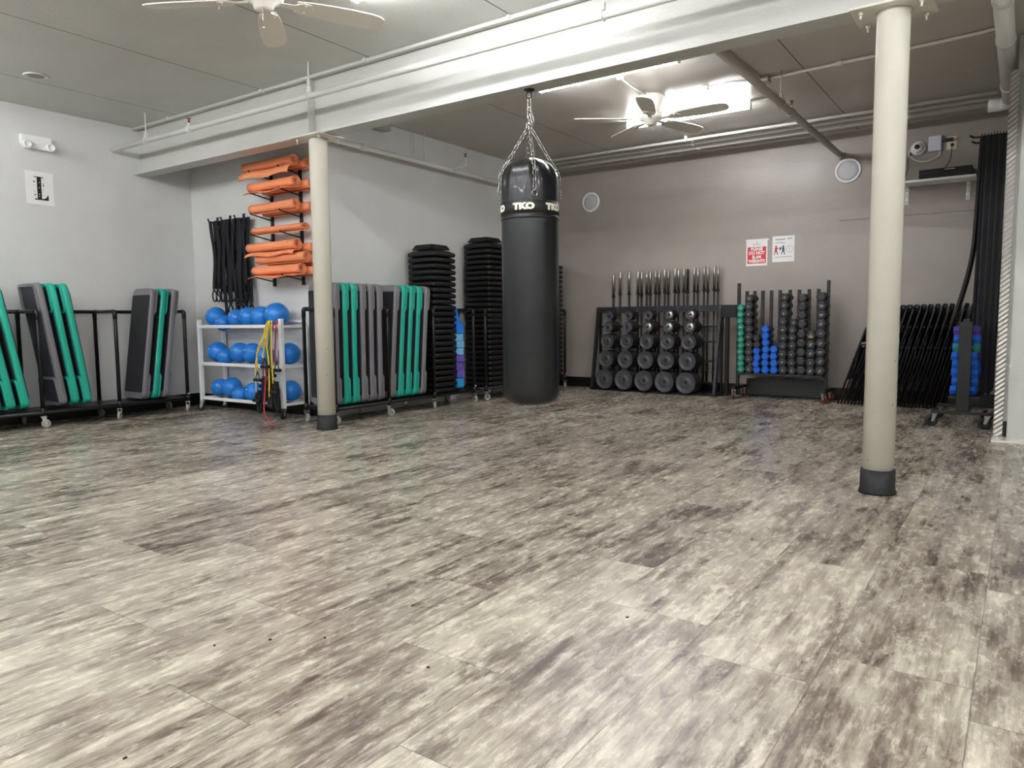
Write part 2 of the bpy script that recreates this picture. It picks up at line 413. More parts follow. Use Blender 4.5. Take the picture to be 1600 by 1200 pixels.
# ------------------------------------------------------------ ceiling fans
def ceiling_fan(x, y, ang, label):
    t = thing('ceiling_fan', label, 'ceiling fan', (x, y, H))
    MB().lathe([(0, -.002), (.115, -.002), (.118, -.02), (.112, -.05), (.095, -.09), (.078, -.12), (.075, -.15), (0, -.15)], n=36).build('motor_housing', 'fan', t)
    MB().lathe([(0, -.152), (.098, -.152), (.104, -.165), (.104, -.178), (.09, -.195), (.055, -.212), (.05, -.235), (.03, -.245), (0, -.247)], n=36).build('hub', 'fan', t)
    for k in range(5):
        a = math.radians(ang + 72 * k)
        rot = Matrix.Rotation(a, 4, 'Z')
        out = []
        prof = [(.17, .045), (.24, .058), (.34, .067), (.46, .072), (.57, .07), (.62, .062), (.65, .045), (.66, .02)]
        out = [(r, w_) for r, w_ in prof] + [(r, -w_) for r, w_ in reversed(prof)]
        pm = rot @ Matrix.Translation((0, 0, -.19)) @ Matrix.Rotation(math.radians(-12), 4, 'X')
        bl = MB().prism(out, -.003, .003, pm).build('blade', 'fan', t)
        b = MB(); b.prism([(.08, .014), (.16, .02), (.2, .05), (.24, .045), (.26, 0), (.24, -.045), (.2, -.05), (.16, -.02), (.08, -.014)], -.009, -.0035, pm)
        for q in (-.03, .03): b.prism([(.215 + .008 * math.cos(i), q + .008 * math.sin(i)) for i in [j * PI / 4 for j in range(8)]], -.013, -.009, pm)
        b.build('blade_bracket', 'fan', t)
    b = MB().cyl((.03, -.03, -.34), (.03, -.03, -.235), .0015, 6); b.sphere((.03, -.03, -.345), .006, 8, 6); b.build('pull_chain', 'zinc', t)
    return t
ceiling_fan(-3.35, 2.55, 65, 'off-white five-blade ceiling fan cut by the top edge, in front of the beam')
ceiling_fan(-2.67, 5.93, 1, 'off-white five-blade ceiling fan in the back area, in front of a strip light')

# ------------------------------------------------------------ pipes
def hanger(p, zc, z1, r, parent):
    b = MB(); x, y = p
    b.cyl((x, y, zc + r + .035), (x, y, z1), .005, 8)
    b.tube([(x, y + (r + .006) * math.sin(a), zc + (r + .006) * math.cos(a)) for a in [2 * PI * i / 16 for i in range(16)]], .003, 6, closed=True)
    b.box(x - .008, x + .008, y - .012, y + .012, zc + r + .004, zc + r + .045, .002)
    b.build('hanger_rod', 'pipe', parent)
def hanger_y(p, zc, z1, r, parent, m='pipe_dark'):
    b = MB(); x, y = p
    b.cyl((x, y, zc + r + .035), (x, y, z1), .005, 8)
    b.tube([(x + (r + .006) * math.sin(a), y, zc + (r + .006) * math.cos(a)) for a in [2 * PI * i / 16 for i in range(16)]], .003, 6, closed=True)
    b.box(x - .012, x + .012, y - .008, y + .008, zc + r + .004, zc + r + .045, .002)
    b.build('hanger_rod', m, parent)
def sprinkler(c, parent):
    x, y, z = c
    b = MB(); b.cyl((x, y, z), (x, y, z + .03), .012, 10); b.build('sprinkler_base', 'pipe', parent)
    b = MB(); b.cyl((x, y, z + .03), (x, y, z + .062), .005, 8)
    for s in (-1, 1): b.tube([(x + s * .01, y, z + .03), (x + s * .014, y, z + .045), (x, y, z + .064)], .0025, 6)
    b.lathe([(0, .064), (.017, .064), (.019, .067), (0, .067)], (x, y, z), n=14); b.build('sprinkler_head', 'redbulb', parent)
PY, PZ, PR = 3.66, 2.50, .023
t = thing('sprinkler_pipe', 'painted sprinkler pipe hung on rods in front of the steel beam', 'pipe', (0, 0, 0))
MB().cyl((XL, PY, PZ), (3.49, PY, PZ), PR, 18).build('pipe_run', 'pipe', t)
for x in (-6.54, -4.33, -1.93, .6): hanger((x, PY), PZ, H - .001, PR, t)
MB().cyl((-5.89, PY, PZ), (-5.83, PY, PZ), .031, 16).build('coupling', 'pipe', t)
sprinkler((-5.86, PY, PZ + .02), t)

t = thing('conduit', 'thin painted conduit running under the ceiling along the front of the steel beam', 'conduit', (0, 0, 0))
MB().cyl((XL, 3.87, 2.731), (3.49, 3.87, 2.731), .009, 10).build('conduit_run', 'pipe', t)
for x in (-6.5, -5.145, -3.955, -2.69, -1.3, 0): MB().box(x - .012, x + .012, 3.845, 3.895, 2.725, 2.744, .003).build('clip', 'pipe', t)

t = thing('sprinkler_pipe', 'painted sprinkler pipe along the light grey side wall behind the hanging bag', 'pipe', (0, 0, 0))
MB().cyl((-5.01, 4.06, 2.45), (-5.01, YB - .002, 2.43), .023, 16).build('pipe_run', 'pipe', t)
for y in (5.68, 7.1): hanger_y((-5.01, y), 2.44, H - .001, .023, t, 'pipe')
for y in (4.8, 6.05): MB().cyl((-5.01, y, 2.444), (-5.01, y + .08, 2.443), .030, 14).build('coupling', 'pipe', t)
MB().tube([(-5.01, 6.08, 2.443), (-4.93, 6.12, 2.46), (-4.86, 6.15, 2.48), (-4.86, 6.15, 2.53)], .014, 10).build('branch', 'pipe', t)
sprinkler((-4.86, 6.15, 2.53), t)
for dx in (0, .02):
    tag(MB().cyl((-5.09, 5.57 + dx * 2, 2.46), (-5.09, 5.57 + dx * 2, H - .001), .004, 6).build('wall_wire', 'pipe'), 'thin grey wire drop on the side wall above the sprinkler pipe', 'wire', 'wire drops on the side wall')
tag(MB().box(-5.10, -5.0, 5.02, 5.2, 2.66, 2.744, .006).build('junction_box', 'pipe_dark'), 'small painted junction box in the ceiling corner just behind the beam', 'junction box')

# three service pipes along the back wall
for (y, z, r, lb) in ((7.42, 2.705, .015, 'thin painted pipe under the back ceiling, farthest from the back wall of three'), (7.60, 2.703, .016, 'thin painted pipe under the back ceiling, middle one of three'), (7.77, 2.70, .026, 'thicker painted pipe under the back ceiling, nearest the back wall of three')):
    t = thing('service_pipe', lb, 'pipe', (0, 0, 0))
    MB().cyl((XS + .001, y, z), (-.26, y, z), r, 14).build('pipe_run', 'pipe', t)
    for x in (-2.95, -.95): MB().box(x - .012, x + .012, y - r - .01, y + r + .01, z - r - .006, 2.744, .003).build('clamp', 'pipe', t)

t = thing('sprinkler_pipe', 'sprinkler branch pipe running from the beam to the back wall under the taupe ceiling', 'pipe', (0, 0, 0))
MB().cyl((-1.6, YW + .08, 2.50), (-1.6, YB - .001, 2.50), .029, 18).build('pipe_run', 'pipe_dark', t)
hanger_y((-1.6, 5.93), 2.50, H - .001, .029, t)
for y in (6.2, 8.125): MB().cyl((-1.6, y, 2.50), (-1.6, y + .07, 2.50), .037, 16).build('coupling', 'pipe_dark', t)
sprinkler((-1.6, 6.24, 2.525), t)

t = thing('junction_box', 'square painted electrical box on the taupe ceiling beside the sprinkler branch', 'junction box', (-1.76, 6.0, 2.744))
MB().box(-.05, .05, -.05, .05, -.045, 0, .004).build('box', 'pipe_dark', t)
def conduit(label, pts, r=.011, m='pipe_dark', clips=()):
    t = thing('conduit', label, 'conduit', (0, 0, 0))
    MB().tube(pts, r, 10).build('conduit_run', m, t)
    for (x, y) in clips: MB().box(x - .02, x + .02, y - .02, y + .02, 2.713, 2.744, .003).build('clip', m, t)
zc = 2.73
conduit('conduit from the ceiling box forward to the steel beam', [(-1.78, YW + .083, zc), (-1.78, 5.65, zc), (-1.77, 5.8, zc), (-1.77, 5.945, zc)], .014)
conduit('long conduit from the ceiling box right across to the large drain pipe', [(-1.70, 6.0, zc), (-1.5, 5.99, zc), (-.6, 5.93, zc), (-.32, 5.9, zc), (-.2, 5.86, zc)], .012, 'pipe', ((-1.2, 5.97), (-.75, 5.94)))
conduit('conduit from the back ceiling fan to the ceiling box', [(-2.55, 5.95, zc), (-2.3, 5.96, zc), (-2.0, 5.9, zc), (-1.815, 5.97, zc)], .009, 'pipe', ((-2.2, 5.94),))
conduit('short conduit from the ceiling box to the end of the strip light behind the fan', [(-1.77, 6.055, zc), (-1.78, 6.5, zc), (-1.84, 6.56, zc), (-2.015, 6.56, zc)], .009, 'pipe')
conduit('thin conduit from the first strip light toward the back ceiling fan', [(-2.64, 5.06, zc), (-2.66, 5.3, zc), (-2.67, 5.81, zc)], .009, 'pipe', ((-2.65, 5.3),))

t = thing('drain_pipe', 'large painted drain pipe under the ceiling at the right with an elbow at its end', 'pipe', (0, 0, 0))
MB().cyl((-.17, YW + .09, 2.62), (-.17, 7.36, 2.62), .052, 24).build('pipe_run', 'pipe', t)
MB().tube([(-.17, 7.34, 2.62), (-.17, 7.40, 2.62), (-.174, 7.44, 2.62), (-.187, 7.475, 2.62), (-.21, 7.497, 2.62), (-.245, 7.51, 2.62), (-.32, 7.515, 2.625)], .054, 20).build('elbow', 'pipe', t)
for y in (5.0, 5.75, 6.9): MB().cyl((-.17, y, 2.62), (-.17, y + .05, 2.62), .058, 24).build('coupling', 'pipe', t)
for y in (5.2,): MB().box(-.195, -.145, y - .01, y + .01, 2.672, 2.744).build('strap', 'pipe', t)

t = thing('ceiling_vent', 'round painted vent grille on the near ceiling at upper left', 'vent', (-6.22, 2.65, H - .001))
MB().lathe([(.055, 0), (.085, 0), (.09, -.004), (.085, -.008), (.055, -.005), (.055, 0)], n=32).build('rim', 'ceil', t)
b = MB()
for i in range(-4, 5):
    hw = math.sqrt(max(0, .055 ** 2 - (i * .012) ** 2)) + .003
    b.box(-hw, hw, i * .012 - .003, i * .012 + .003, -.006, -.001)
b.build('grille', 'pipe_dark', t)

# ------------------------------------------------------------ left wall
t = thing('emergency_light', 'white two-lamp emergency light high on the left wall', 'emergency light', (XL + .001, 3.0, 2.44))
MB().loft([[(x, y, z) for (y, z) in ((-.125, .055), (.11, .055), (.125, -.03), (.10, -.055), (-.10, -.055), (-.125, -.02))] for x in (0, .045)]).build('housing', 'white', t)
for s in (-1, 1):
    MB().lathe([(0, .0), (.032, .0), (.036, .02), (.034, .04), (.026, .042), (.022, .034), (0, .034)], (.044, s * .093, -.03), 'x', 20).build('lamp', 'white', t)
MB().sphere((.046, -.01, -.045), .004, 8, 6).build('indicator', 'red', t)

t = thing('wall_poster', 'white paper with a large black letter L taped on the left wall', 'poster', (XL + .0005, 3.013, 2.056))
MB().box(0, .002, -.113, .113, -.143, .143).build('sheet', 'paper', t)
RW = Matrix(((0, 0, 1, .0025), (1, 0, 0, 0), (0, 1, 0, 0), (0, 0, 0, 1)))   # text plane -> wall facing +X
b = MB()
for (a0, a1, b0, b1) in ((-.022, .012, -.1, .1), (-.045, .033, .093, .1), (-.045, .06, -.1, -.09)): b.box(.0022, .0034, a0, a1, b0, b1)
b.loft([[(x, y, z) for (y, z) in ((.06, -.1), (.066, -.1), (.066, -.055), (.06, -.055), (.05, -.075), (.03, -.088), (.012, -.09), (.012, -.1))] for x in (.0022, .0034)])
b.build('letter', 'ink', t)
b = MB(); random.seed(3)
for i in range(22):
    y = -.04 + random.choice((-.004, .07)) + random.uniform(-.008, .008); z = random.uniform(-.06, .06)
    if i < 3: y, z = ((-.045, .055), (.03, .03), (-.04, -.06))[i]
    b.lathe([(0, .0024), (.0022 + (i < 3) * .004, .0024), (0, .0036)], (0, y, z), 'x', 8)
b.build('flourish', 'ink', t)
b = MB()
for z in (.05, .005, -.05, -.07): b.lathe([(0, .0036), (.005, .0036), (0, .0042)], (0, -.004 + z * .05, z), 'x', 8)
b.build('letter_dots', 'paper', t)

# ------------------------------------------------------------ back wall fittings
def wall_speaker(x, z, r, label):
    t = thing('wall_speaker', label, 'speaker', (x, YB - .0125 + (.0115 if x < -1.6 else 0), z))
    MB().lathe([(r * .8, 0), (r, 0), (r, -.012), (r * .93, -.02), (r * .82, -.017), (r * .8, -.01)], (0, 0, 0), 'y', 48).build('bezel', 'white', t)
    MB().lathe([(0, -.014), (r * .5, -.013), (r * .82, -.010), (r * .82, 0), (0, 0)], (0, 0, 0), 'y', 48).build('grille', 'speakergrey', t)
wall_speaker(-4.50, 2.318, .122, 'round white in-wall speaker on the taupe wall, left one behind the hanging bag')
wall_speaker(-1.528, 2.345, .125, 'round white in-wall speaker on the taupe wall beside the right column')

RB = lambda x, y, z: Matrix(((1, 0, 0, x), (0, 0, -1, y), (0, 1, 0, z), (0, 0, 0, 1)))  # facing -Y
t = thing('wall_notice', 'white sheet with a red block reading please do not slam weights', 'notice', (-2.436, YB - .001, 1.574))
MB().box(-.115, .115, -.002, 0, -.143, .143).box(-.122, .125, -.0025, -.0005, .13, .147).build('sheet', 'paper', t)
MB().box(-.1, .1, -.0035, -.002, -.118, .062).build('red_block', 'printred', t)
for i, (s, zz) in enumerate((('PLEASE', .038), ('DO NOT', -.005), ('SLAM', -.049), ('WEIGHTS', -.093))):
    text_obj('lettering', s, .047, 'paper', t, RB(0, -.0042, zz), offset=.0022, sx=.88)
text_obj('lettering', 'BURN', .024, 'inkgrey', t, RB(0, -.003, .088), spacing=1.5)
MB().prism([(0, .012), (.008, -.003), (-.008, -.003)], 0, .001, RB(0, -.002, .11)).build('emblem', 'inkgrey', t)

t = thing('wall_notice', 'white sheet with two boxing figures and a circle, right of the red notice', 'notice', (-2.155, YB - .001, 1.598))
MB().box(-.115, .115, -.002, 0, -.138, .138).build('sheet', 'paper', t)
b = MB()
for (x0, x1, z) in ((-.085, .02, .098), (.04, .09, .103), (-.085, -.015, .066), (-.02, .02, .062), (-.085, .09, -.088)): b.box(x0, x1, -.0032, -.002, z, z + (.008 if z > .09 else .005))
b.build('print_lines', 'inkgrey', t)
def figure(x, m, flip, parent):
    b = MB(); F = lambda q: -q if flip else q
    y0, y1 = -.0034, -.002
    def poly(pts): b.loft([[(x + F(p[0]), yy, p[1]) for p in pts] for yy in (y0, y1)])
    poly([(.010 * math.cos(a), .028 + .010 * math.sin(a)) for a in [i * PI / 5 for i in range(10)]])
    poly([(-.012, .017), (.01, .017), (.008, -.012), (-.012, -.012)])
    poly([(-.012, -.012), (.008, -.012), (.014, -.03), (-.016, -.03)])
    poly([(-.012, -.03), (-.004, -.03), (-.014, -.062), (-.022, -.062)])
    poly([(.004, -.03), (.013, -.03), (.024, -.058), (.016, -.06)])
    poly([(.008, .014), (.03, .012), (.03, .004), (.008, .004)])
    b.build('figure', m, parent)
figure(-.075, 'inkred', False, t); figure(.0, 'inkblue', True, t)
MB().box(-.038, -.024, -.0034, -.002, -.012, .018).build('punch_pad', 'ink', t)
b = MB(); b.tube([(.068 + .036 * math.cos(a), -.003, -.005 + .036 * math.sin(a)) for a in [i * PI / 12 for i in range(24)]], .0014, 5, closed=True)
b.tube([(.06, -.003, .03), (.072, -.003, -.04)], .0014, 5); b.build('ring_print', 'inkgrey', t)

t = thing('wall_camera', 'white dome security camera on the back wall right of the column', 'camera', (-.905, YB - .0125, 2.475))
MB().lathe([(0, 0), (.064, 0), (.066, -.02), (.06, -.034), (0, -.034)], (0, 0, 0), 'y', 32).build('base', 'white', t)
MB().lathe([(.05, -.034), (.05, -.045), (.042, -.066), (.028, -.078), (0, -.08)], (0, 0, 0), 'y', 32).build('eyeball', 'white', t)
MB().lathe([(.022, -.0785), (.022, -.088), (.012, -.09), (0, -.088)], (-.004, -.0, .004), 'y', 20).build('lens', 'ink', t)
t = thing('wall_router', 'small white rectangular network box beside the dome camera', 'network box', (-.765, YB - .0125, 2.50))
MB().box(-.055, .055, -.04, 0, -.072, .072, .008).build('casing', 'router', t)
t = thing('power_outlet', 'ivory wall outlet with two black plugs in it', 'outlet', (-.628, YB - .0125, 2.492))
MB().box(-.042, .042, -.008, 0, -.06, .06, .003).build('face_plate', 'ivory', t)
MB().box(-.06, .012, -.045, -.0085, .012, .042, .004).box(-.075, -.055, -.04, -.02, .016, .024).build('power_adapter', 'ink', t)
MB().lathe([(0, -.009), (.015, -.009), (.012, -.03), (.006, -.042), (0, -.042)], (.004, 0, -.02), 'y', 14).build('plug', 'ink', t)
def cable(label, pts, r, m):
    # smooth the handful of points
    P_ = [Vector(p) for p in pts]
    out = []
    for i in range(len(P_) - 1):
        p0, p1, p2, p3 = P_[max(i - 1, 0)], P_[i], P_[i + 1], P_[min(i + 2, len(P_) - 1)]
        for k in range(6):
            t_ = k / 6
            out.append(.5 * ((2 * p1) + (-p0 + p2) * t_ + (2 * p0 - 5 * p1 + 4 * p2 - p3) * t_ ** 2 + (-p0 + 3 * p1 - 3 * p2 + p3) * t_ ** 3))
    out.append(P_[-1])
    return tag(MB().tube(out, r, 8).build('cable', m), label, 'cable')
yb = YB - .03
cable('white cable looping from the network box to the dome camera', [(-.72, yb, 2.425), (-.73, yb, 2.385), (-.79, yb, 2.352), (-.86, yb, 2.345), (-.93, yb, 2.37), (-.985, yb, 2.42), (-.975, yb, 2.46), (-.96, yb, 2.47)], .006, 'paper')
cable('thin black cord hanging from the wall outlet down to the receiver', [(-.624, yb - .03, 2.455), (-.625, yb - .02, 2.40), (-.635, yb - .02, 2.33), (-.665, yb - .02, 2.27), (-.685, yb - .03, 2.245), (-.69, yb - .05, 2.236)], .0035, 'ink')
cable('dark wire hanging from the dome camera to the left end of the shelf', [(-.955, yb, 2.44), (-.99, yb, 2.38), (-.985, yb, 2.30), (-1.01, yb, 2.22), (-1.03, yb, 2.15)], .003, 'ink')

t = thing('wall_shelf', 'white wall shelf on two slotted brackets right of the column', 'shelf', (-.72, YB - .0125, 2.12))
MB().box(-.33, .31, -.26, 0, -.0, .022, .003).build('board', 'white', t)
for x in (-.27, .24):
    b = MB(); b.box(x - .015, x + .015, -.006, 0, -.17, -.001).box(x - .015, x + .015, -.2, 0, -.005, -.001).obox((x, -.01, -.1), (x, -.12, -.008), .004, .012); b.build('bracket', 'white', t)
    b = MB()
    for z in (-.04, -.09, -.145): b.lathe([(0, -.0062), (.005, -.0062), (0, -.0068)], (x, 0, z), 'y', 8)
    b.build('screw_slot', 'ink', t)
t = thing('audio_receiver', 'slim black rack receiver resting on the wall shelf', 'receiver', (-.66, YB - .13, 2.1425))
MB().box(-.21, .22, -.11, .1, 0, .088, .004).build('casing', 'black', t)
b = MB(); b.box(-.2, -.05, -.1115, -.11, .05, .064)
for i in range(6): b.lathe([(0, -.118), (.006, -.118), (.006, -.11), (0, -.11)], (-.02 + i * .035, 0, .045), 'y', 10)
b.build('knobs', 'rackgrey', t)
MB().box(.0, .08, -.1112, -.11, .072, .077).build('label_strip', 'paper', t)

# ------------------------------------------------------------ corner guard on the wall end
tag(MB().box(-.145, -.09, 6.145, 6.159, .02, 2.52).box(-.145, -.135, 6.145, 6.5, .02, 2.52).box(-.135, -.101, 6.1595, 6.49, .02, 2.52).build('corner_guard', 'diamond'), 'tall diamond-plate metal corner guard on the wall end at far right', 'corner guard')

# ------------------------------------------------------------ hanging bag
BX, BY, BR = -2.596, YW, .181
t = thing('ceiling_hook', 'black round hook plate bolted under the beam, holding the bag chain', 'hook', (BX, BY, 2.299))
MB().lathe([(0, 0), (.035, 0), (.035, -.004), (.02, -.008), (.012, -.012), (0, -.014)], n=24).build('plate', 'black', t)
MB().tube([(.020 * math.sin(a), 0, -.034 - .020 * math.cos(a)) for a in [i * PI / 10 for i in range(20)]], .006, 8, closed=True).build('ring', 'black', t)
t = thing('punching_bag', 'tall black vinyl heavy bag hanging on chains below the steel beam', 'punching bag', (BX, BY, .318))
def folds(a, z, r):
    if z < 1.285: return 1 + .003 * math.sin(7 * a + z * 5) + .002 * math.sin(3 * a + 9 * z)
    k = min(1, ((z - 1.285) / .22) ** 1.3)
    return 1 + .004 * math.sin(7 * a) + k * (.045 * math.sin(11 * a + .7) + .03 * math.sin(17 * a)) * (1 - .3 * k)
prof = [(0, 0), (.06, .002), (.12, .01), (.155, .025), (.175, .048), (BR, .08)]
prof += [(BR, .08 + i * .06) for i in range(1, 23)]
prof += [(.179, 1.435), (.172, 1.462), (.160, 1.487), (.143, 1.507), (.115, 1.527), (.08, 1.545), (.05, 1.556), (.02, 1.562), (0, 1.563)]
MB().lathe(prof, n=96, fn=folds).build('body', 'vinyl', t)
bd = MB().lathe([(BR + .001, 1.20), (BR + .004, 1.202), (BR + .004, 1.278), (BR + .001, 1.28)], n=64, fn=None).build('brand_band', 'band', t)
MB().lathe([(BR + .0005, 1.17), (BR + .003, 1.172), (BR + .003, 1.192), (BR + .0005, 1.194)], n=64).build('seam_band', 'vinyl', t)
for az in (-69, -3, -135, 63, 129, 195):
    me = text_mesh('TKO', .050, th=.002, offset=.004, spacing=1.02, sx=1.28)
    bmx = bmesh.new(); bmx.from_mesh(me); bmesh.ops.subdivide_edges(bmx, edges=[e for e in bmx.edges if e.calc_length() > .015], cuts=2)
    bmesh.ops.triangulate(bmx, faces=bmx.faces[:])
    for v in bmx.verts:
        a = math.radians(az) + v.co.x / (BR + .005); r = BR + .0052 + v.co.z
        v.co = Vector((r * math.cos(a), r * math.sin(a), 1.24 + v.co.y))
    bmx.to_mesh(me); bmx.free(); me.materials.clear(); me.materials.append(M['lettering'])
    o = bpy.data.objects.new('lettering', me); C.objects.link(o); o.parent = bd
def link_pts(c, d, side, hl, hw, n=14):
    out = []
    for i in range(n):
        a = 2 * PI * i / n; u = math.cos(a); v = math.sin(a)
        sx = (abs(u) ** .6) * (1 if u > 0 else -1)
        out.append(c + d * (hl * sx) + side * (hw * v))
    return out
def chain(b, a, e, hl=.022, hw=.0105, r=.0024):
    a, e = Vector(a), Vector(e); d = (e - a); L = d.length; d.normalize(); n = max(1, round(L / (2 * hl - 2 * r * 1.6)))
    s1 = d.cross(Vector((.3, .9, .1))).normalized(); s2 = d.cross(s1)
    for i in range(n):
        b.tube(link_pts(a + d * L * (i + .5) / n, d, s1 if i % 2 else s2, hl, hw), r, 6, closed=True)
kn = Vector((0, 0, 1.765))
for i, az in enumerate((-48, 42, 132, 222)):
    a = math.radians(az); rim = Vector((BR * 1.03 * math.cos(a), BR * 1.03 * math.sin(a), 1.46)); low = Vector((1.075 * BR * math.cos(a), 1.075 * BR * math.sin(a), 1.335))
    b = MB(); chain(b, kn, rim); chain(b, rim, low); b.build('chain', 'chrome', t)
    MB().tube(link_pts(low + Vector((0, 0, -.02)), Vector((0, 0, 1)), Vector((-math.sin(a), math.cos(a), 0)), .018, .016), .003, 6, closed=True).build('ring', 'chrome', t)
b = MB(); chain(b, (.012, -.01, 1.79), (.03, -.03, 1.73)); chain(b, (.02, -.012, 1.83), (.035, -.01, 1.77)); chain(b, (-.012, .01, 1.79), (-.02, 0, 1.74)); chain(b, (0, 0, 1.83), (0, 0, 1.77)); b.build('chain_knot', 'chrome', t)
for (z0, z1, s) in ((1.935, 1.86, Vector((1, 0, 0))), (1.87, 1.80, Vector((.8, .5, 0)).normalized())):
    MB().tube(link_pts(Vector((0, 0, (z0 + z1) / 2)), Vector((0, 0, 1)), s, (z0 - z1) / 2 + .006, .011, 18), .0032, 8, closed=True).build('carabiner', 'chrome', t)

# ------------------------------------------------------------ step boards
def make_step(color, label):
    t = thing('step_board', label, 'step board')
    m = {'grey': 'grey', 'teal': 'teal'}[color]
    L, W = 1.05, .325
    def rr(ins, r=.05, x0=0, x1=L, w=W):
        return [(p[0] + (x0 + x1) / 2, p[1]) for p in rrect((x1 - x0) / 2 - ins, w / 2 - ins, r)]
    b = MB(); b.loft([ring(rr(.005), .018), ring(rr(0), .024), ring(rr(0), .058), ring(rr(.004), .066), ring(rr(.010), .070)], smooth=True)
    b.build('deck', m, t)
    for x0, x1 in ((0.003, .25), (L - .25, L - .003)):
        b = MB(); w2 = W - .008
        o = [(p[0] + (x0 + x1) / 2, p[1]) for p in rrect((x1 - x0) / 2, w2 / 2, .045)]
        i_ = [(p[0] + (x0 + x1) / 2, p[1]) for p in rrect((x1 - x0) / 2 - .022, w2 / 2 - .022, .025)]
        b.loft([ring(i_, .014), ring(i_, .0), ring(o, .0), ring(o, .0175), ], cap0=True, cap1=True)
        b.build('foot', m, t)
    b = MB(); b.loft([ring([(p[0] + L / 2, p[1]) for p in rrect(L / 2 - .065, W / 2 - q, .018)], z) for z, q in ((.0698, .012), (.075, .012), (.076, .015))]); b.build('top_mat', 'blackmat', t)
    MB().box(.03, L - .03, -W / 2 + .032, W / 2 - .032, .0125, .0178, .001).build('underside', 'hollowshade', t)  # panel coloured dark for the shade in the hollow
    return t
steps = {}
def orient(face, tilt, x, y, z):
    base = Matrix(((0, -1, 0, 0), (0, 0, -1, 0), (1, 0, 0, 0), (0, 0, 0, 1))) if face < 0 else Matrix(((0, 1, 0, 0), (0, 0, 1, 0), (1, 0, 0, 0), (0, 0, 0, 1)))
    return Matrix.Translation((x, y, z)) @ Matrix.Rotation(-math.radians(tilt), 4, 'X') @ base
def place_step(color, face, tilt, x, y, z, label, group):
    if color not in steps: steps[color] = t = make_step(color, label)
    else: t = dup(steps[color], label)
    tag(t, label, 'step board', group); t.matrix_world = orient(face, tilt, x, y, z); return t

# ------------------------------------------------------------ pipe carts
def caster(c, parent, wm='wheel', r=.036, rot=0, ht=.1, fm='zinc'):
    x, y = c
    b = MB(); ca, sa = math.cos(rot), math.sin(rot)
    mt = Matrix.Translation((x, y, 0)) @ Matrix.Rotation(rot, 4, 'Z')
    b.box(-.022, .022, -.02, .02, ht - .006, ht, .001, mat=mt)
    for s in (-1, 1): b.loft([[mt @ Vector(p) for p in ((-.018, s * .015 + q, ht - .005), (.018, s * .015 + q, ht - .005), (-.006, s * .015 + q, r - .006), (-.026, s * .015 + q, r - .006))] for q in (-.0015, .0015)])
    b.tube([mt @ Vector((-.016, -.018, r)), mt @ Vector((-.016, .018, r))], .006, 8)
    f = b.build('caster', fm, parent)
    b = MB(); cc = mt @ Vector((-.016, 0, r))
    prof = [(0, -.006), (r * .45, -.006), (r * .5, -.011), (r * .92, -.011), (r, -.006), (r, .006), (r * .92, .011), (r * .5, .011), (r * .45, .006), (0, .006)]
    b.lathe(prof, (0, 0, 0), 'y', 24)
    bmesh.ops.transform(b.b, matrix=Matrix.Translation(cc) @ Matrix.Rotation(rot, 4, 'Z'), verts=b.b.verts[:])
    wl = b.build('wheel', wm, f)
    return f
def cart(xf, xb, ys, label, name='storage_cart', zt=.975):
    t = thing(name, label, 'cart', ((xf + xb) / 2, (ys[0] + ys[-1]) / 2, 0))
    ox, oy = -(xf + xb) / 2, -(ys[0] + ys[-1]) / 2
    r = .0165; F, Bk = xf + ox, xb + ox; Y = [y + oy for y in ys]; zb = .128
    for y in Y:
        b = MB(); b.tube([(F, y, .101), (F, y, zt - .02), (F - .02, y, zt), (Bk + .02, y, zt), (Bk, y, zt - .02), (Bk, y, .101)], r, 12).build('upright_frame', 'black', t)
        for x in (F, Bk):
            MB().cyl((x, y, zb - .03), (x, y, zb + .04), .0188, 12).build('pipe_fitting', 'black', t)
            sg = 1 if x == F else -1
            MB().tube([(x, y, zt - .07), (x, y, zt - .018), (x - sg * .006, y, zt - .006), (x - sg * .018, y, zt), (x - sg * .05, y, zt)], .0188, 12).build('elbow_fitting', 'black', t)
        MB().cyl((F, y, zb), (Bk, y, zb), r, 12).build('cross_pipe', 'black', t)
    for x, z in ((F, zb), (Bk, zb), (Bk, zt)):
        MB().cyl((x, Y[0], z), (x, Y[-1], z), r, 12).build('long_pipe', 'black', t)
    MB().box(Bk + .017, F - .017, Y[0], Y[-1], zb + .002, zb + .014).build('deck_panel', 'black', t)
    random.seed(len(label))
    for y in Y:
        for x in (F, Bk): caster((x, y), t, rot=random.uniform(0, 6.28))
    for y in (Y[-1],): MB().box(F + .0166, F + .019, y - .012, y + .012, zb + .045, zb + .055).build('size_sticker', 'paper', t)
    return t
cart(-6.70, -7.07, [2.10, 2.738, 3.374, 4.036], 'black pipe cart on grey casters along the left wall, holding leaning step boards')
cart(-4.72, -5.091, [4.165, 4.80, 5.43, 6.065], 'black pipe cart on grey casters behind the left column, with boards and platforms')
cart(-4.72, -5.091, [6.27, 6.81, 7.37, 7.93], 'black pipe cart behind the hanging bag, carrying tall platform stacks')
ZB = .147
g1 = 'step boards on the left wall cart'; g2 = 'step boards on the side wall cart'
for i, (y, c) in enumerate(((2.28, 'teal'), (2.385, 'teal'), (2.49, 'teal'), (2.595, 'teal'))):
    lb = ('teal step board leaning left, nearest the first dark post at the left edge', 'teal step board leaning left at the left edge, second from the dark post', 'teal step board leaning left at the left edge, third from the dark post', 'teal step board at the left end of the cart, cut off by the photo edge')[3 - i]
    place_step(c, 1, -9.5, -6.885, y, ZB + .02, lb, g1)
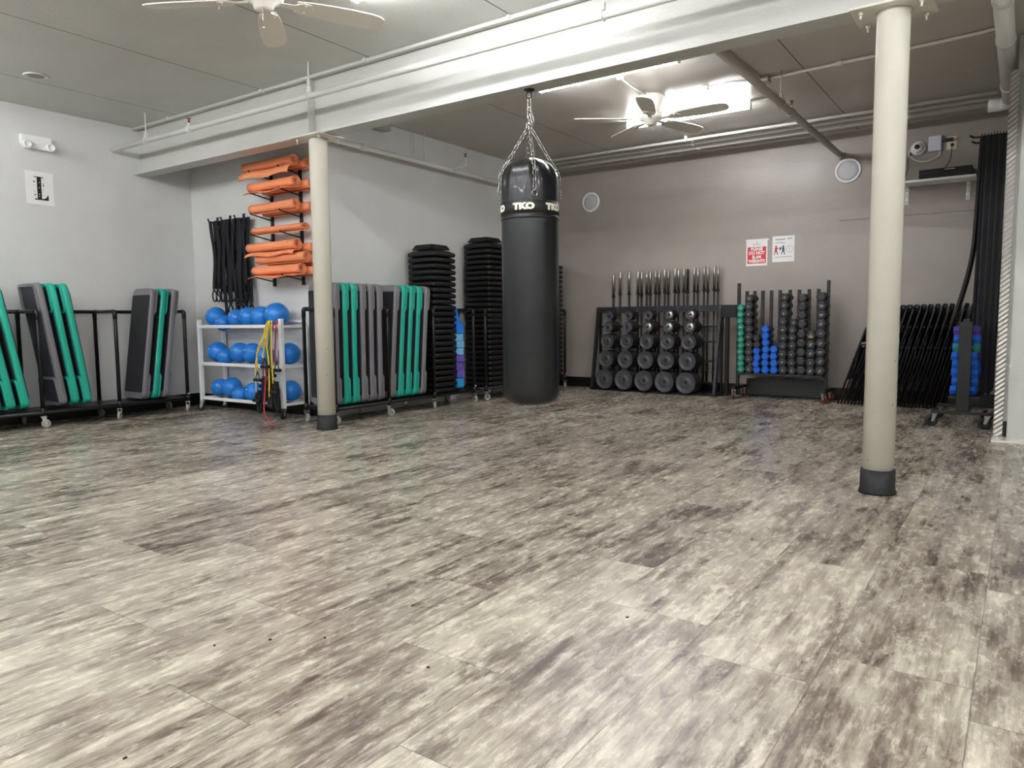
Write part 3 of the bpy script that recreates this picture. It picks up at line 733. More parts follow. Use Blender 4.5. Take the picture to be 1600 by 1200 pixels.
for y, c, lb in ((2.885, 'grey', 'grey step board leaning left with its hollow dark underside showing, on the left wall cart'), (2.985, 'teal', 'teal step board leaning left, directly right of the grey one showing its underside'), (3.085, 'teal', 'rightmost teal step board of the left-leaning group on the left wall cart')):
    place_step(c, 1, -8.2, -6.885, y, ZB + .02, lb, g1)
for y, c, lb in ((3.66, 'grey', 'grey step board showing its full black top, leaning right on the left wall cart'), (3.765, 'teal', 'teal step board sandwiched between two grey ones on the left wall cart'), (3.87, 'grey', 'grey step board at the right end of the left wall cart, behind a teal one')):
    place_step(c, -1, 8, -6.885, y, ZB + .0, lb, g1)
A = [(4.30, 'grey', 'grey step board with its black top facing the camera, partly behind the left column'), (4.40, 'teal', 'teal step board right beside the left column, first of the two teal ones'), (4.505, 'teal', 'teal step board second from the left column, before three grey ones'), (4.61, 'grey', 'grey step board right after the teal pair beside the left column'), (4.71, 'grey', 'grey step board in the middle of three grey ones right of the left column'), (4.81, 'grey', 'last of three grey step boards, just left of the cart post')]
for i, (y, c, lb) in enumerate(A): place_step(c, -1, .3, -4.9025, 4.262 + i * .1015, ZB, lb, g2)
Bs = [(4.93, 'grey', 'grey step board with dark top leaning right, just after the middle cart post'), (5.035, 'teal', 'first of three teal step boards leaning right beside the platform stack'), (5.14, 'teal', 'middle one of three teal step boards leaning right beside the platform stack'), (5.245, 'teal', 'last of three teal step boards leaning right beside the platform stack'), (5.35, 'grey', 'grey step board leaning right, touching the stack of black platforms')]
for i, (y, c, lb) in enumerate(Bs): place_step(c, -1, 5.0, -4.9025, y - .02, ZB + .001, lb, g2)

# ------------------------------------------------------------ stacks of step platforms
pf = None
def platform(x, y, z, label, group):
    global pf
    if pf is None:
        pf = thing('step_platform', label, 'step platform')
        b = MB(); S = .174
        b.loft([ring(rrect(S - .006, S - .006, .022), 0), ring(rrect(S, S, .026), .008), ring(rrect(S + .003, S + .003, .028), .022), ring(rrect(S, S, .026), .036), ring(rrect(S - .01, S - .01, .035), .044)], smooth=True)
        b.build('rim', 'platform', pf)
        b = MB(); b.loft([ring(rrect(S - .018, S - .018, .03), .0445), ring(rrect(S - .035, S - .035, .03), .056)]); b.build('raised_top', 'platform', pf)
        t = pf
    else: t = dup(pf, label)
    tag(t, label, 'step platform', group); t.location = (x, y, z); t.rotation_euler.z = random.uniform(-.005, .005); return t
random.seed(5)
for (y, top, where) in ((5.628, 1.555, 'stack beside the foam blocks'), (6.525, 1.70, 'tallest stack, left of the hanging bag'), (7.73, 1.54, 'stack half hidden right behind the hanging bag')):
    n = int((top - ZB) / .0575); pitch = (top - ZB) / n
    for i in range(n):
        platform(-4.8965 + random.uniform(-.0005, .0005), y + random.uniform(-.003, .003), ZB + i * pitch, 'black square step platform, %s of the %s' % (ORD[n - 1 - i], where), 'step platforms in the ' + where)
    tp = thing('riser_block', 'black trapezoid riser on top of the %s' % where, 'riser', (-4.9025, y, ZB + n * pitch - .0435 + .0565))
    MB().loft([ring(rrect(.145, .145, .03), 0), ring(rrect(.122, .122, .03), .042), ring(rrect(.114, .114, .03), .047)]).build('riser', 'platform', tp)

# foam blocks beside the first stack
fb = [('foamcyan', .170, .272, 'bright cyan foam yoga block at the bottom of the coloured block pile'), ('foampurple', .275, .343, 'purple foam yoga block, lowest of the three purple ones'), ('foampurple', .346, .438, 'purple foam yoga block, middle of the three purple ones'), ('foampurple', .441, .508, 'purple foam yoga block, highest of the three purple ones'), ('foamsky', .511, .583, 'light blue foam yoga block, lowest of the three light ones'), ('foamsky', .586, .652, 'light blue foam yoga block, middle of the three light ones'), ('foamsky', .655, .728, 'light blue foam yoga block, highest of the three light ones'), ('foamblue', .731, .835, 'deep blue foam yoga block on top of the light blue ones')]
for i, (m, z0, z1, lb) in enumerate(fb):
    dx = (0, .012, -.006, .01, 0, .008, -.004, .006)[i]
    b = MB().box(-.11, .11, -.062, .062, 0, z1 - z0, .006)
    o = tag(b.build('yoga_block', m), lb, 'yoga block', 'foam blocks beside the platform stack'); o.location = (-4.87 + dx, 5.885, z0 - .0); o.rotation_euler.z = (i % 3 - 1) * .03
tag(MB().box(-4.98, -4.78, 5.83, 5.90, .155, .1695).build('block_tray', 'black'), 'small black tray under the coloured foam blocks', 'tray')
o = tag(MB().loft([ring([(x, y) for x, y in rrect(.1, .05, .006)], 0), ring([(x, y * .35 - .03) for x, y in rrect(.1, .05, .006)], .16)]).build('yoga_wedge', 'foamblue'), 'deep blue foam wedge standing on top of the coloured blocks', 'yoga wedge', 'foam blocks beside the platform stack')
o.location = (-4.87, 5.868, .8355)

# ------------------------------------------------------------ ball rack, balls
t = thing('ball_rack', 'white metal three-shelf rack on casters holding blue exercise balls', 'rack', (-6.0, 4.27, 0))
b = MB()
for x in (-.625, .625):
    for y in (-.125, .135):
        q = MB().box(x - .02, x + .02, y - .015, y + .015, .10, .895 if y < 0 else .84, .002); q.build('upright', 'white', t)
        caster((x, y), t, wm='ink', rot=1.2 + x, ht=.098)
b.b.free()
for z in (.13, .465, .825):
    for y in (-.145, .15): MB().box(-.604, .604, y - .008, y + .008, z - .012, z + .018, .002).build('shelf_rail', 'white', t)
    for x in (-.625, .625): MB().box(x - .012, x + .012, -.109, .119, z - .012, z + .012).build('side_rail', 'white', t)
    MB().box(-.604, .604, .115, .121, z + .04, z + .06).build('back_bar', 'white', t)
balls = [(-6.53, .918, .10, 'top shelf, leftmost'), (-6.36, .86, .079, 'top shelf, smaller one sagging below the rail'), (-6.19, .905, .088, 'top shelf, third from left'), (-6.005, .915, .095, 'top shelf, fourth from left'), (-5.81, .915, .098, 'top shelf, fifth from left'), (-5.59, .93, .112, 'top shelf, biggest one at the right end'),
    (-6.525, .578, .100, 'middle shelf, leftmost'), (-6.35, .535, .078, 'middle shelf, smaller one second from left'), (-6.165, .575, .098, 'middle shelf, third from left'), (-5.965, .574, .098, 'middle shelf, fourth from left'), (-5.775, .55, .09, 'middle shelf, fifth from left'), (-5.43, .580, .100, 'middle shelf, at the right end behind the bands'),
    (-6.51, .224, .088, 'bottom shelf, leftmost'), (-6.315, .234, .098, 'bottom shelf, second from left'), (-6.14, .175, .078, 'bottom shelf, smaller one sagging low'), (-5.965, .205, .094, 'bottom shelf, fourth from left'), (-5.77, .20, .094, 'bottom shelf, behind the black handles'), (-5.43, .243, .095, 'bottom shelf, at the right end behind the upright')]
for x, z, r, wh in balls:
    y = 4.27 if r > .085 else 4.235
    t = thing('exercise_ball', 'glossy blue inflated ball on the rack: ' + wh, 'exercise ball', (x + 0, y, z - r), group='blue balls on the white rack')
    MB().sphere((0, 0, r), r, 40, 24).build('ball_skin', 'ballblue', t)
    MB().lathe([(0, .001), (.006, .001), (.006, -.002), (0, -.002)], (0, -r * .94, r + r * .34), 'y', 10).build('valve_plug', 'paper', t)

# resistance bands on the right upright
def smooth(pts, k=6):
    P_ = [Vector(p) for p in pts]; out = []
    for i in range(len(P_) - 1):
        p0, p1, p2, p3 = P_[max(i - 1, 0)], P_[i], P_[i + 1], P_[min(i + 2, len(P_) - 1)]
        for j in range(k):
            s = j / k; out.append(.5 * ((2 * p1) + (-p0 + p2) * s + (2 * p0 - 5 * p1 + 4 * p2 - p3) * s * s + (-p0 + 3 * p1 - 3 * p2 + p3) * s ** 3))
    return out + [P_[-1]]
def band(m, x0, x1, x2, zlow, y, label, r=.006):
    t = thing('resistance_band', label, 'resistance band', (x0, y, 0), group='resistance bands on the ball rack')
    pts = smooth([(x1 - x0, 0, zlow), (x1 - x0 + .015, -.004, (zlow + .8) / 2), (-.05, -.002, .74), (-.02, .01, .845), (.01, .02, .875), (.03, .0, .84), (x2 - x0 - .01, -.006, .6), (x2 - x0, -.008, zlow + .12)])
    MB().tube(pts, r, 8).build('tubing', m, t)
    for (xx, zz) in ((x1 - x0, zlow), (x2 - x0, zlow + .12)):
        MB().tube([(xx, 0, zz), (xx - .035, 0, zz - .07), (xx + .035, 0, zz - .07), (xx, 0, zz)], .005, 6).cyl((xx - .05, 0, zz - .075), (xx + .05, 0, zz - .075), .014, 12).build('handle', 'rubber', t)
xr = -5.39
band('yellow', xr + 0.00 + .10, -5.440, -5.335, .44, 3.932, 'bright yellow tube band hanging left of the white upright')
band('paleyellow', xr - .02 + 0.00, -5.610, -5.355, .24, 4.036, 'pale yellow tube band hanging lowest at the left of the bunch')
band('bandgrey', xr + 0.03, -5.470, -5.375, .38, 4.010, 'grey tube band hanging in the bunch on the ball rack')
band('green', xr + .015 + 0.05, -5.390, -5.315, .36, 3.984, 'green tube band hanging in the bunch on the ball rack')
band('yellow', xr + .03 + 0.07, -5.325, -5.255, .22, 3.958, 'yellow tube band hanging against the white upright')
band('red', xr + .01 + 0.11 - .09, -5.440, -5.345, .40, 4.062, 'red tube band hanging in the middle of the bunch')
t = tag(MB().tube(smooth([(-5.365, 3.965, .5), (-5.370, 3.96, .36), (-5.385, 3.955, .22), (-5.380, 3.94, .12), (-5.330, 3.92, .05), (-5.220, 3.9, .012), (-5.180, 3.89, .010)]), .006, 8).build('resistance_band', 'red'), 'thin red cord trailing down from the bunch onto the floor', 'resistance band')
for i, (x, z, hh, lb) in enumerate(((-5.71, .05, .20, 'black padded ankle cuff hanging lowest under the bands'), (-5.625, .16, .22, 'black padded cuff hanging under the pale yellow band'), (-5.54, .1, .30, 'black padded strap bundle hanging in the middle below the bands'), (-5.455, .08, .26, 'black padded strap bundle hanging beside the white upright'))):
    b = MB(); x += .055; b.tube(smooth([(x - .006, 4.095, z + hh), (x - .022, 4.093, z + hh * .6), (x - .014, 4.093, z + .03), (x + .014, 4.095, z + .01), (x + .022, 4.093, z + hh * .4), (x + .006, 4.093, z + hh)]), .017, 10)
    tag(b.build('ankle_cuff', 'rubber'), lb, 'ankle cuff')

# ------------------------------------------------------------ strap bundle on hooks
t = thing('wall_hooks', 'three black metal hooks on the wall carrying the dark straps', 'hooks', (-6.49, YJ, 1.86))
for x in (-.21, 0, .22):
    MB().box(x - .018, x + .018, -.006, 0, -.02, .06, .002).tube([(x, -.006, .01), (x, -.06, .0), (x, -.1, .004), (x, -.112, .035)], .008, 8).build('hook', 'black', t)
random.seed(11)
for i in range(20):
    x = -6.665 + i * .0285; xj = random.uniform(-.006, .006)
    zt = 1.868; zl = random.choice((1.25, 1.3, 1.15, 1.1, 1.2, 1.05)); yy = 4.36 + (i % 3) * .022
    if i in (6, 12): zl = .96
    amp = random.uniform(.006, .02); ph = random.uniform(0, 6)
    pts = []
    for k in range(13):
        s = k / 12; z = zt + (zl - zt) * s
        pts.append((x + xj + amp * math.sin(ph + s * 5), yy + .006 * math.sin(s * 7 + ph), z))
    t = thing('training_strap', 'dark navy nylon strap hanging folded on the wall hooks beside the orange mats', 'strap', (0, 0, 0), group='dark straps on the wall hooks')
    MB().ribbon(pts, (1, .25 * math.sin(i), 0), .05, .005).build('webbing', 'navy', t)
    e = Vector(pts[-1])
    MB().tube(smooth([e, e + Vector((-.03, 0, -.05)), e + Vector((-.02, 0, -.11)), e + Vector((.02, 0, -.12)), e + Vector((.035, 0, -.06)), e]), .007, 8).build('grip_loop', 'navy', t)
    if i % 4 == 1: MB().box(e.x - .012, e.x + .012, e.y - .012, e.y - .006, e.z + .06, e.z + .068).build('buckle', 'chrome', t)

# ------------------------------------------------------------ mat rack and rolled mats
t = thing('mat_rack', 'black wall rack with two uprights and sloping arms for rolled mats', 'rack', (-5.61, YJ, 1.2))
for x in (-.215, .20):
    MB().box(x - .013, x + .013, -.022, 0, .0, 1.10, .002).build('upright', 'black', t)
    for z in (.046, .426, .612, .802, .99):
        MB().tube([(x, -.022, z), (x, -.245, z + .036), (x, -.252, z + .048)], .0065, 8).build('arm', 'black', t)
def roll_pts(kind):
    pts = []
    if kind == 'tight': r0, r1, turns, sq = .013, .047, 2.6, 1
    elif kind == 'loose': r0, r1, turns, sq = .019, .054, 2.1, .92
    else: r0, r1, turns, sq = .02, .056, 2.1, .6
    n = int(26 * turns)
    for i in range(n + 1):
        s = i / n; a = -turns * 2 * PI * (1 - s) - PI / 2; r = r0 + (r1 - r0) * s
        pts.append((r * math.cos(a), r * math.sin(a) * sq))
    return pts
def rolled_mat(kind, x0, x1, y, z, label, flap=None, yaw=0, th=.006):
    t = thing('rolled_mat', label, 'exercise mat', (x0, y, z), rotz=yaw, group='orange mats on the wall rack')
    pts = roll_pts(kind)
    if flap == 'hang': pts = pts + [(pts[-1][0] + dx, pts[-1][1] + dz) for dx, dz in ((.012, .0), (.03, -.004), (.05, -.018), (.062, -.04))]
    if flap == 'front': pts = pts + [(pts[-1][0] - dx, pts[-1][1] - dz) for dx, dz in ((-.01, 0), (-.035, .004), (-.06, .012), (-.085, .02))]
    if flap == 'drop': pts = pts + [(pts[-1][0] - q, pts[-1][1] + w_) for q, w_ in ((-.01, 0.0), (-.03, .0), (-.055, -.015), (-.068, -.04), (-.074, -.075))]
    # offset outline
    P_ = [Vector((p[0], p[1])) for p in pts]; inn, out = [], []
    for i, p in enumerate(P_):
        d = (P_[min(i + 1, len(P_) - 1)] - P_[max(i - 1, 0)]).normalized(); nrm = Vector((-d.y, d.x))
        inn.append(p + nrm * th / 2); out.append(p - nrm * th / 2)
    b = MB(); L = x1 - x0; rings = []; ns = 8
    for k in range(ns + 1):
        s = k / ns; x = L * s; sc = 1 - .05 * math.sin(s * PI); 
        ro = []
        for j, p in enumerate(inn + out[::-1]):
            jj = j if j < len(inn) else 2 * len(inn) - 1 - j
            wv = 0
            if flap and jj > len(pts) - 6: wv = .012 * math.sin(s * 9) * (jj - (len(pts) - 6)) / 5
            ro.append((x, -p[0] * sc, p[1] * sc + wv))
        rings.append(ro)
    # strips instead of n-gon caps for clean spiral ends
    n = len(inn); R_ = [[b.b.verts.new(p) for p in r] for r in rings]
    for A_, B_ in zip(R_, R_[1:]):
        for j in range(2 * n):
            f = b.b.faces.new((A_[j], A_[(j + 1) % (2 * n)], B_[(j + 1) % (2 * n)], B_[j])); f.smooth = True
    for Rr in (R_[0], R_[-1]):
        for j in range(n - 1): b.b.faces.new((Rr[j], Rr[j + 1], Rr[2 * n - 2 - j], Rr[2 * n - 1 - j]))
    b.build('roll', 'orange', t)
    return t
R6 = 'rolled orange mat, '
FY, BYM = 4.262, 4.375
mats = [('loose', -5.96, -5.27, FY, 2.268, R6 + 'front one of the top row with a drooping corner', 'drop'), ('tight', -5.88, -5.22, BYM, 2.252, R6 + 'back one of the top row, tucked behind', None),
    ('loose', -5.89, -5.25, FY, 2.082, R6 + 'front one of the second row', 'front'), ('loose', -5.84, -5.18, BYM, 2.066, R6 + 'back one of the second row, rumpled at its end', None),
    ('tight', -5.89, -5.26, FY, 1.888, R6 + 'front one of the third row', None), ('tight', -5.85, -5.18, BYM, 1.874, R6 + 'back one of the third row', None),
    ('flat', -5.88, -5.17, 4.28, 1.690, R6 + 'single flattened one alone on the fourth row', None),
    ('loose', -5.94, -5.26, FY, 1.538, R6 + 'topmost of the lower pile, sticking out farthest left', 'hang'), ('tight', -5.84, -5.18, BYM, 1.515, R6 + 'back one behind the topmost of the lower pile', None),
    ('tight', -5.83, -5.15, FY + .01, 1.428, R6 + 'middle one of the lower pile', None), ('tight', -5.80, -5.16, BYM, 1.412, R6 + 'hidden back one in the middle of the lower pile', None),
    ('loose', -5.87, -5.21, FY, 1.325, R6 + 'bottom front one with its edge unrolled to the left', 'front'), ('tight', -5.82, -5.15, BYM, 1.310, R6 + 'bottom back one of the lower pile', None)]
mats = [(k, x0, x1, y, z + .009, lb, fl) for k, x0, x1, y, z, lb, fl in mats]
for k, x0, x1, y, z, lb, fl in mats: rolled_mat(k, x0, x1, y, z, lb, fl)

# ------------------------------------------------------------ plate and barbell rack
RA = (-4.37, 7.97, 0); TH = -.0739
MA = Matrix.Translation(RA) @ Matrix.Rotation(TH, 4, 'Z')
t = thing('weight_rack', 'black steel A-frame rack full of round weight plates on the back wall', 'rack', RA, TH)
for x in (.02, 1.61):
    MB().obox((x, 0, .02), (x, .15, 1.0), .045, .03, up=(1, 0, 0)).build('front_post', 'rackgrey', t)
    MB().obox((x, .19, .02), (x, .19, .98), .03, .02, up=(1, 0, 0)).build('rear_post', 'black', t)
    MB().box(x - .022, x + .022, -.03, .225, .0, .02).build('foot', 'black', t)
MB().box(0, 1.635, .128, .148, .935, 1.008, .002).build('top_beam', 'rackgrey', t)
MB().box(0.03, 1.60, .0, .02, .0, .022).build('bottom_beam', 'black', t)
MB().box(0.03, 1.60, .18, .237, .022, .03).build('barbell_tray', 'black', t)
MB().box(1.636, 1.80, .10, .18, .865, 1.005, .003).build('side_bracket', 'black', t)
MB().box(1.67, 1.71, .12, .16, .0, .865).build('side_leg', 'black', t)
for x in (.03, .3, .57, .84, 1.1, 1.37, 1.61):
    for z in (.955, .985): MB().lathe([(0, .1275), (.006, .1275), (.005, .123), (0, .122)], (x, 0, z), 'y', 8).build('bolt', 'zinc', t)
rowz = [.905, .768, .597, .384, .143]; rowr = [.058, .066, .090, .104, .120]
colx = [.255, .520, .787, 1.050, 1.314]
for z, r in zip(rowz, rowr):
    y = .15 * z + .048
    if z < .9: MB().box(.04, 1.59, y, y + .008, z - .01, z + .01).build('peg_rail', 'black', t)
    for x in colx: MB().cyl((x, y, z), (x, y - .19, z), .011, 10).build('peg', 'rackgrey', t)
def plate(r, style, label):
    q = thing('weight_plate', label, 'weight plate')
    th = .0235
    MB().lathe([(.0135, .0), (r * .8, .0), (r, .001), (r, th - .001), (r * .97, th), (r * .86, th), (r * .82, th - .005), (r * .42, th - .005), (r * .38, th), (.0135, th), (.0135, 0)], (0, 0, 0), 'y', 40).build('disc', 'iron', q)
    if style: MB().lathe([(.0136, th), (r * .72, th - .0045), (r * .72, th - .003), (r * .4, th + .001), (.0136, th + .001)], (0, 0, 0), 'y', 28).build('steel_face', 'zinc', q)
    bmx = None
    for c in q.children:
        for v in c.data.vertices: v.co.y = -v.co.y
        c.data.flip_normals()
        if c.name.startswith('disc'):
            c.data.materials.append(M['ironshade'])
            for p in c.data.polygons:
                if math.hypot(p.center.x, p.center.z) > r * .97: p.material_index = 1  # rim faces get the painted-in side shade
    return q
rown = ['top', 'second', 'third', 'fourth', 'bottom']; coln = ['leftmost', 'second', 'middle', 'fourth', 'rightmost']; dn = ['front', 'second', 'third', 'fourth', 'fifth', 'sixth', 'rearmost']
silver = {(0, 3), (0, 4), (1, 2), (1, 3), (1, 4)}
for ri in range(5):
    base = {}
    for ci in range(5):
        for k in range(4 if ri == 0 else 7):
            st = (ri, ci) in silver and k == 0
            lb = '%sround black weight plate, %s on the %s peg of the %s row' % ('silver-centred ' if st else '', dn[k], coln[ci], rown[ri])
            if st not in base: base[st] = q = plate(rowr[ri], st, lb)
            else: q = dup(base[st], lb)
            q['label'] = lb; q['group'] = 'weight plates on the A-frame rack'
            z = rowz[ri]; y = .15 * z + .047 - (6 - k) * .025
            q.matrix_world = MA @ Matrix.Translation((colx[ci], y, z))
bars = [(.19, 1.40), (.285, 1.432), (.41, 1.43), (.531, 1.426), (.649, 1.428), (.766, 1.433), (.885, 1.436), (1.015, 1.440), (1.129, 1.436), (1.257, 1.438), (1.376, 1.443), (1.497, 1.443)]
def barbell(x, y, zt, label, dark=False):
    q = thing('barbell', label, 'barbell', (0, 0, 0), group='barbells standing behind the plate rack')
    s = 'rubber' if dark else 'chrome'
    MB().lathe([(0, zt), (.0135, zt), (.0155, zt - .004), (.0155, zt - .25), (0, zt - .25)], n=14).build('sleeve', s, q)
    MB().lathe([(0, zt - .2505), (.02, zt - .2505), (.02, zt - .275), (.013, zt - .28), (0, zt - .28)], n=14).build('collar', 'black', q)
    MB().lathe([(0, zt - .281), (.012, zt - .281), (.012, .26), (0, .26)], n=12).build('shaft', 'rackgrey', q)
    MB().lathe([(0, .259), (.018, .259), (.018, .24), (.0125, .238), (.0125, .032), (0, .032)], n=14).build('lower_sleeve', 'black', q)
    q.matrix_world = MA @ Matrix.Translation((x, y, 0))
for i, (x, zt) in enumerate(bars):
    barbell(x + .002, .212, zt, 'chrome-ended barbell standing upright, %s from left in the front line behind the plate rack' % ('first' if i == 0 else ORD[i]))
for i, (x, zt) in enumerate(bars[3:]):
    barbell(x + .028, .252, zt - .01, 'shorter-looking barbell just behind the %s front barbell from left' % ORD[i + 3], dark=(i == 5))

# ------------------------------------------------------------ hex dumbbell rack
t = thing('dumbbell_rack', 'black upright dumbbell rack on maroon casters beside the plate rack', 'rack', (-2.07, 7.9, 0))
px = [-2.521, -2.435, -2.353, -2.269, -2.18, -2.092, -1.991, -1.9, -1.804, -1.713, -1.62]
for i, x in enumerate(px):
    zt = 1.232 if i in (0, 10) else 1.147; z0 = .13 if i in (0, 10) else .276
    MB().box(x + 2.07 - .014, x + 2.07 + .014, -.03, .012, z0, zt, .002).build('post', 'black', t)
MB().box(-.437, .436, -.12, .15, .256, .2755, .003).build('shelf', 'black', t)
for x in (-.451, .45):
    MB().box(x - .025, x + .025, -.16, .21, .10, .13, .003).build('foot_beam', 'black', t)
    for y in (-.13, .19): caster((x, y), t, wm='redwheel', r=.038, rot=2.2 + x, ht=.099)
    for y in (-.13,): MB().lathe([(0, .1305), (.04, .1305), (.045, .135), (0, .14)], (x, y, 0), n=16).build('brake_disc', 'black', t)
MB().box(-.42, .42, .2, .215, .02, .2).build('lower_panel', 'black', t)
def hexpts(r, rot=0): return [(r * math.cos(PI / 3 * i + rot), r * math.sin(PI / 3 * i + rot)) for i in range(6)]
dbc = {}
def dumbbell(m, r, hl, gap, style=None):
    key = (m, r, style)
    if key in dbc: return dup(dbc[key])
    q = thing('dumbbell', '', 'dumbbell'); tot = gap + 2 * hl
    for s in (0, 1):
        y0 = s * (gap + hl); k = .8
        b = MB(); 
        rs = [[(p[0] * f, y0 + hl * yy, p[1] * f) for p in hexpts(r * 1.06)] for f, yy in ((.72, 0), (1, .16), (1, .84), (.72, 1))]
        h_ = b.loft(rs).build('head', m, q)
        if s == 0:
            if style == 'dot': MB().lathe([(0, -.0015), (.006, -.001), (.006, .001), (0, .001)], (0, 0, 0), 'y', 10).build('size_mark', 'paper', h_)
            if style == 'slash':
                b = MB()
                for d in (-.006, .006): b.obox((d - .008, -.001, -.014), (d + .008, -.001, .014), .003, .002, up=(0, 1, 0))
                b.build('logo_mark', 'paper', h_)
            if style == 'edge': MB().box(-r * .42, r * .42, -.001, .002, r * .62, r * .72).build('pale_edge', 'inkgrey', h_)
            if style == 'patch': MB().prism([(-.022, -.028), (.02, -.03), (.028, -.012), (.008, -.004), (.004, .016), (-.004, .014), (-.006, -.004), (-.026, -.008)], 0, .0015, RB(0, 0, 0)).build('bare_patch', 'tan', h_)
            if style == 'text':
                MB().box(-.018, .018, -.0015, .0, .004, .008).box(-.012, .012, -.0015, 0, -.008, -.004).build('size_mark', 'paper', h_)
    MB().cyl((0, hl - .002, 0), (0, hl + gap + .002, 0), .012, 12).build('handle', 'zinc' if m == 'hexblack' else m, q)
    dbc[key] = q; return q
cols = [('hexgreen', .037, 'dot', 'green vinyl hex dumbbell', 'green column at the left end', [(-2.474, .967), (-2.476, .898), (-2.479, .828), (-2.471, .762), (-2.470, .697), (-2.470, .632), (-2.466, .567), (-2.472, .503), (-2.465, .439), (-2.467, .375), (-2.463, .310)]),
 ('hexblack', .044, 'dot', 'dark neoprene hex dumbbell', 'full dark column next to the green one', [(-2.385, 1.065), (-2.389, .983), (-2.390, .902), (-2.390, .822), (-2.386, .742), (-2.386, .662), (-2.383, .582), (-2.382, .502), (-2.38, .422), (-2.379, .318)]),
 (None, .038, None, None, 'short mixed column third from left', [(-2.303, .645), (-2.299, .578), (-2.300, .511), (-2.296, .444), (-2.306, .377), (-2.296, .310)]),
 ('hexblue', .040, None, 'blue vinyl hex dumbbell', 'tall blue column', [(-2.214, .741), (-2.212, .670), (-2.208, .599), (-2.206, .528), (-2.209, .457), (-2.211, .386), (-2.207, .312)]),
 ('hexblue', .040, None, 'blue vinyl hex dumbbell', 'short blue column of four', [(-2.122, .530), (-2.126, .458), (-2.12, .386), (-2.12, .312)]),
 ('hexblack', .0448, 'dot', 'dark neoprene hex dumbbell', 'tall dark column in the middle of the rack', [(-2.026, 1.070), (-2.028, 0.986), (-2.028, 0.903), (-2.038, 0.819), (-2.036, 0.736), (-2.030, 0.652), (-2.033, 0.569), (-2.038, 0.485), (-2.036, 0.402), (-2.028, 0.318)]),
 ('hexblack', .042, 'dot', 'dark neoprene hex dumbbell', 'lower dark column right of the middle', [(-1.930, .808), (-1.938, .733), (-1.94, .655), (-1.941, .572), (-1.944, .48), (-1.943, .395), (-1.936, .314)]),
 ('hexblack', .045, 'edge', 'pale-edged dark hex dumbbell', 'third column from the right end', [(-1.850, 1.059), (-1.848, .970), (-1.850, .884), (-1.848, .796), (-1.852, .695), (-1.852, .600), (-1.852, .506), (-1.852, .417), (-1.850, .322)]),
 ('hexblack', .046, 'slash', 'white-striped dark hex dumbbell', 'short column second from the right end', [(-1.757, .683), (-1.757, .587), (-1.757, .495), (-1.757, .402), (-1.757, .317)]),
 ('hexblack', .048, 'slash', 'large dark hex dumbbell', 'last column at the right end', [(-1.670, 1.067), (-1.664, .974), (-1.664, .884), (-1.664, .794), (-1.664, .698), (-1.664, .600), (-1.664, .510), (-1.664, .417), (-1.664, .322)])]
for ci, (m, r, st, kind, where, pts) in enumerate(cols):
    for i, (x, z) in enumerate(pts):
        mm, kk, sst = m, kind, st
        if m is None:
            mm = 'hexblack' if i < 2 else 'hexblue'; kk = 'dark hex dumbbell' if i < 2 else 'blue vinyl hex dumbbell'
        if ci == 9: sst = ('none', 'text', 'text', 'slash', 'dot', 'slash', 'text', 'slash', 'slash')[i]
        if ci == 8 and i == 3: sst = 'dot'; kk = 'dark hex dumbbell'
        if ci == 8 and i == 0: sst = 'patch'; kk = 'tan-patched dark hex dumbbell'
        q = dumbbell(mm, r, .055, .095, sst); q['label'] = '%s, %s of the %s' % (kk, ORD[i], where); q['group'] = 'hex dumbbells on the upright rack'
        q.location = (x, 7.795, max(z, .2765 + .922 * r))

# ------------------------------------------------------------ folded chairs leaning in a row
fc = None
def chair():
    q = thing('folding_chair', '', 'folding chair')
    W = .19
    def U(z1, x, w_, r=.05, bend=0):
        pts = [(x, -w_, .0), (x, -w_, z1 - r)] + [(x + bend, -w_ + r - r * math.cos(a), z1 - r + r * math.sin(a)) for a in (PI / 6, PI / 3, PI / 2)]
        return pts + [(p[0], -p[1], p[2]) for p in reversed(pts)]
    MB().tube(U(.96, 0, W, .06), .010, 10).build('front_frame', 'black', q)
    MB().tube([(.026, -W + .03, .0), (.026, -W + .03, .45), (.012, -W + .03, .74), (.012, W - .03, .74), (.026, W - .03, .45), (.026, W - .03, .0)], .009, 10).build('leg', 'black', q)
    MB().box(-.006, .006, -W + .01, W - .01, .77, .94, .004).build('backrest', 'black', q)
    MB().box(-.008, .009, -W + .035, W - .035, .30, .70, .004).build('seat', 'black', q)
    for s in (-1, 1): MB().cyl((-.014, s * (W - .005), .56), (.030, s * (W - .005), .56), .011, 10).build('hinge', 'rackgrey', q)
    MB().cyl((.026, -W + .03, .15), (.026, W - .03, .15), .006, 8).build('stretcher', 'black', q)
    return q
NCH = 15
for i in range(NCH):
    if fc is None: fc = chair(); q = fc
    else: q = dup(fc)
    where = 'shorter one beside the dumbbell rack' if i == 0 else ('%s from left%s' % (ORD[i], ' behind the column' if 2 <= i <= 5 else ''))
    q['label'] = 'black folded metal chair leaning by the back wall, ' + where; q['group'] = 'folded chairs along the back wall'
    x = -1.485 + i * .062
    q.rotation_euler = (0, math.radians(17.5 - i * .25), 0); q.location = (x, 7.975, .006)
    q.scale = (1, 1, .83 if i == 0 else 1.04)

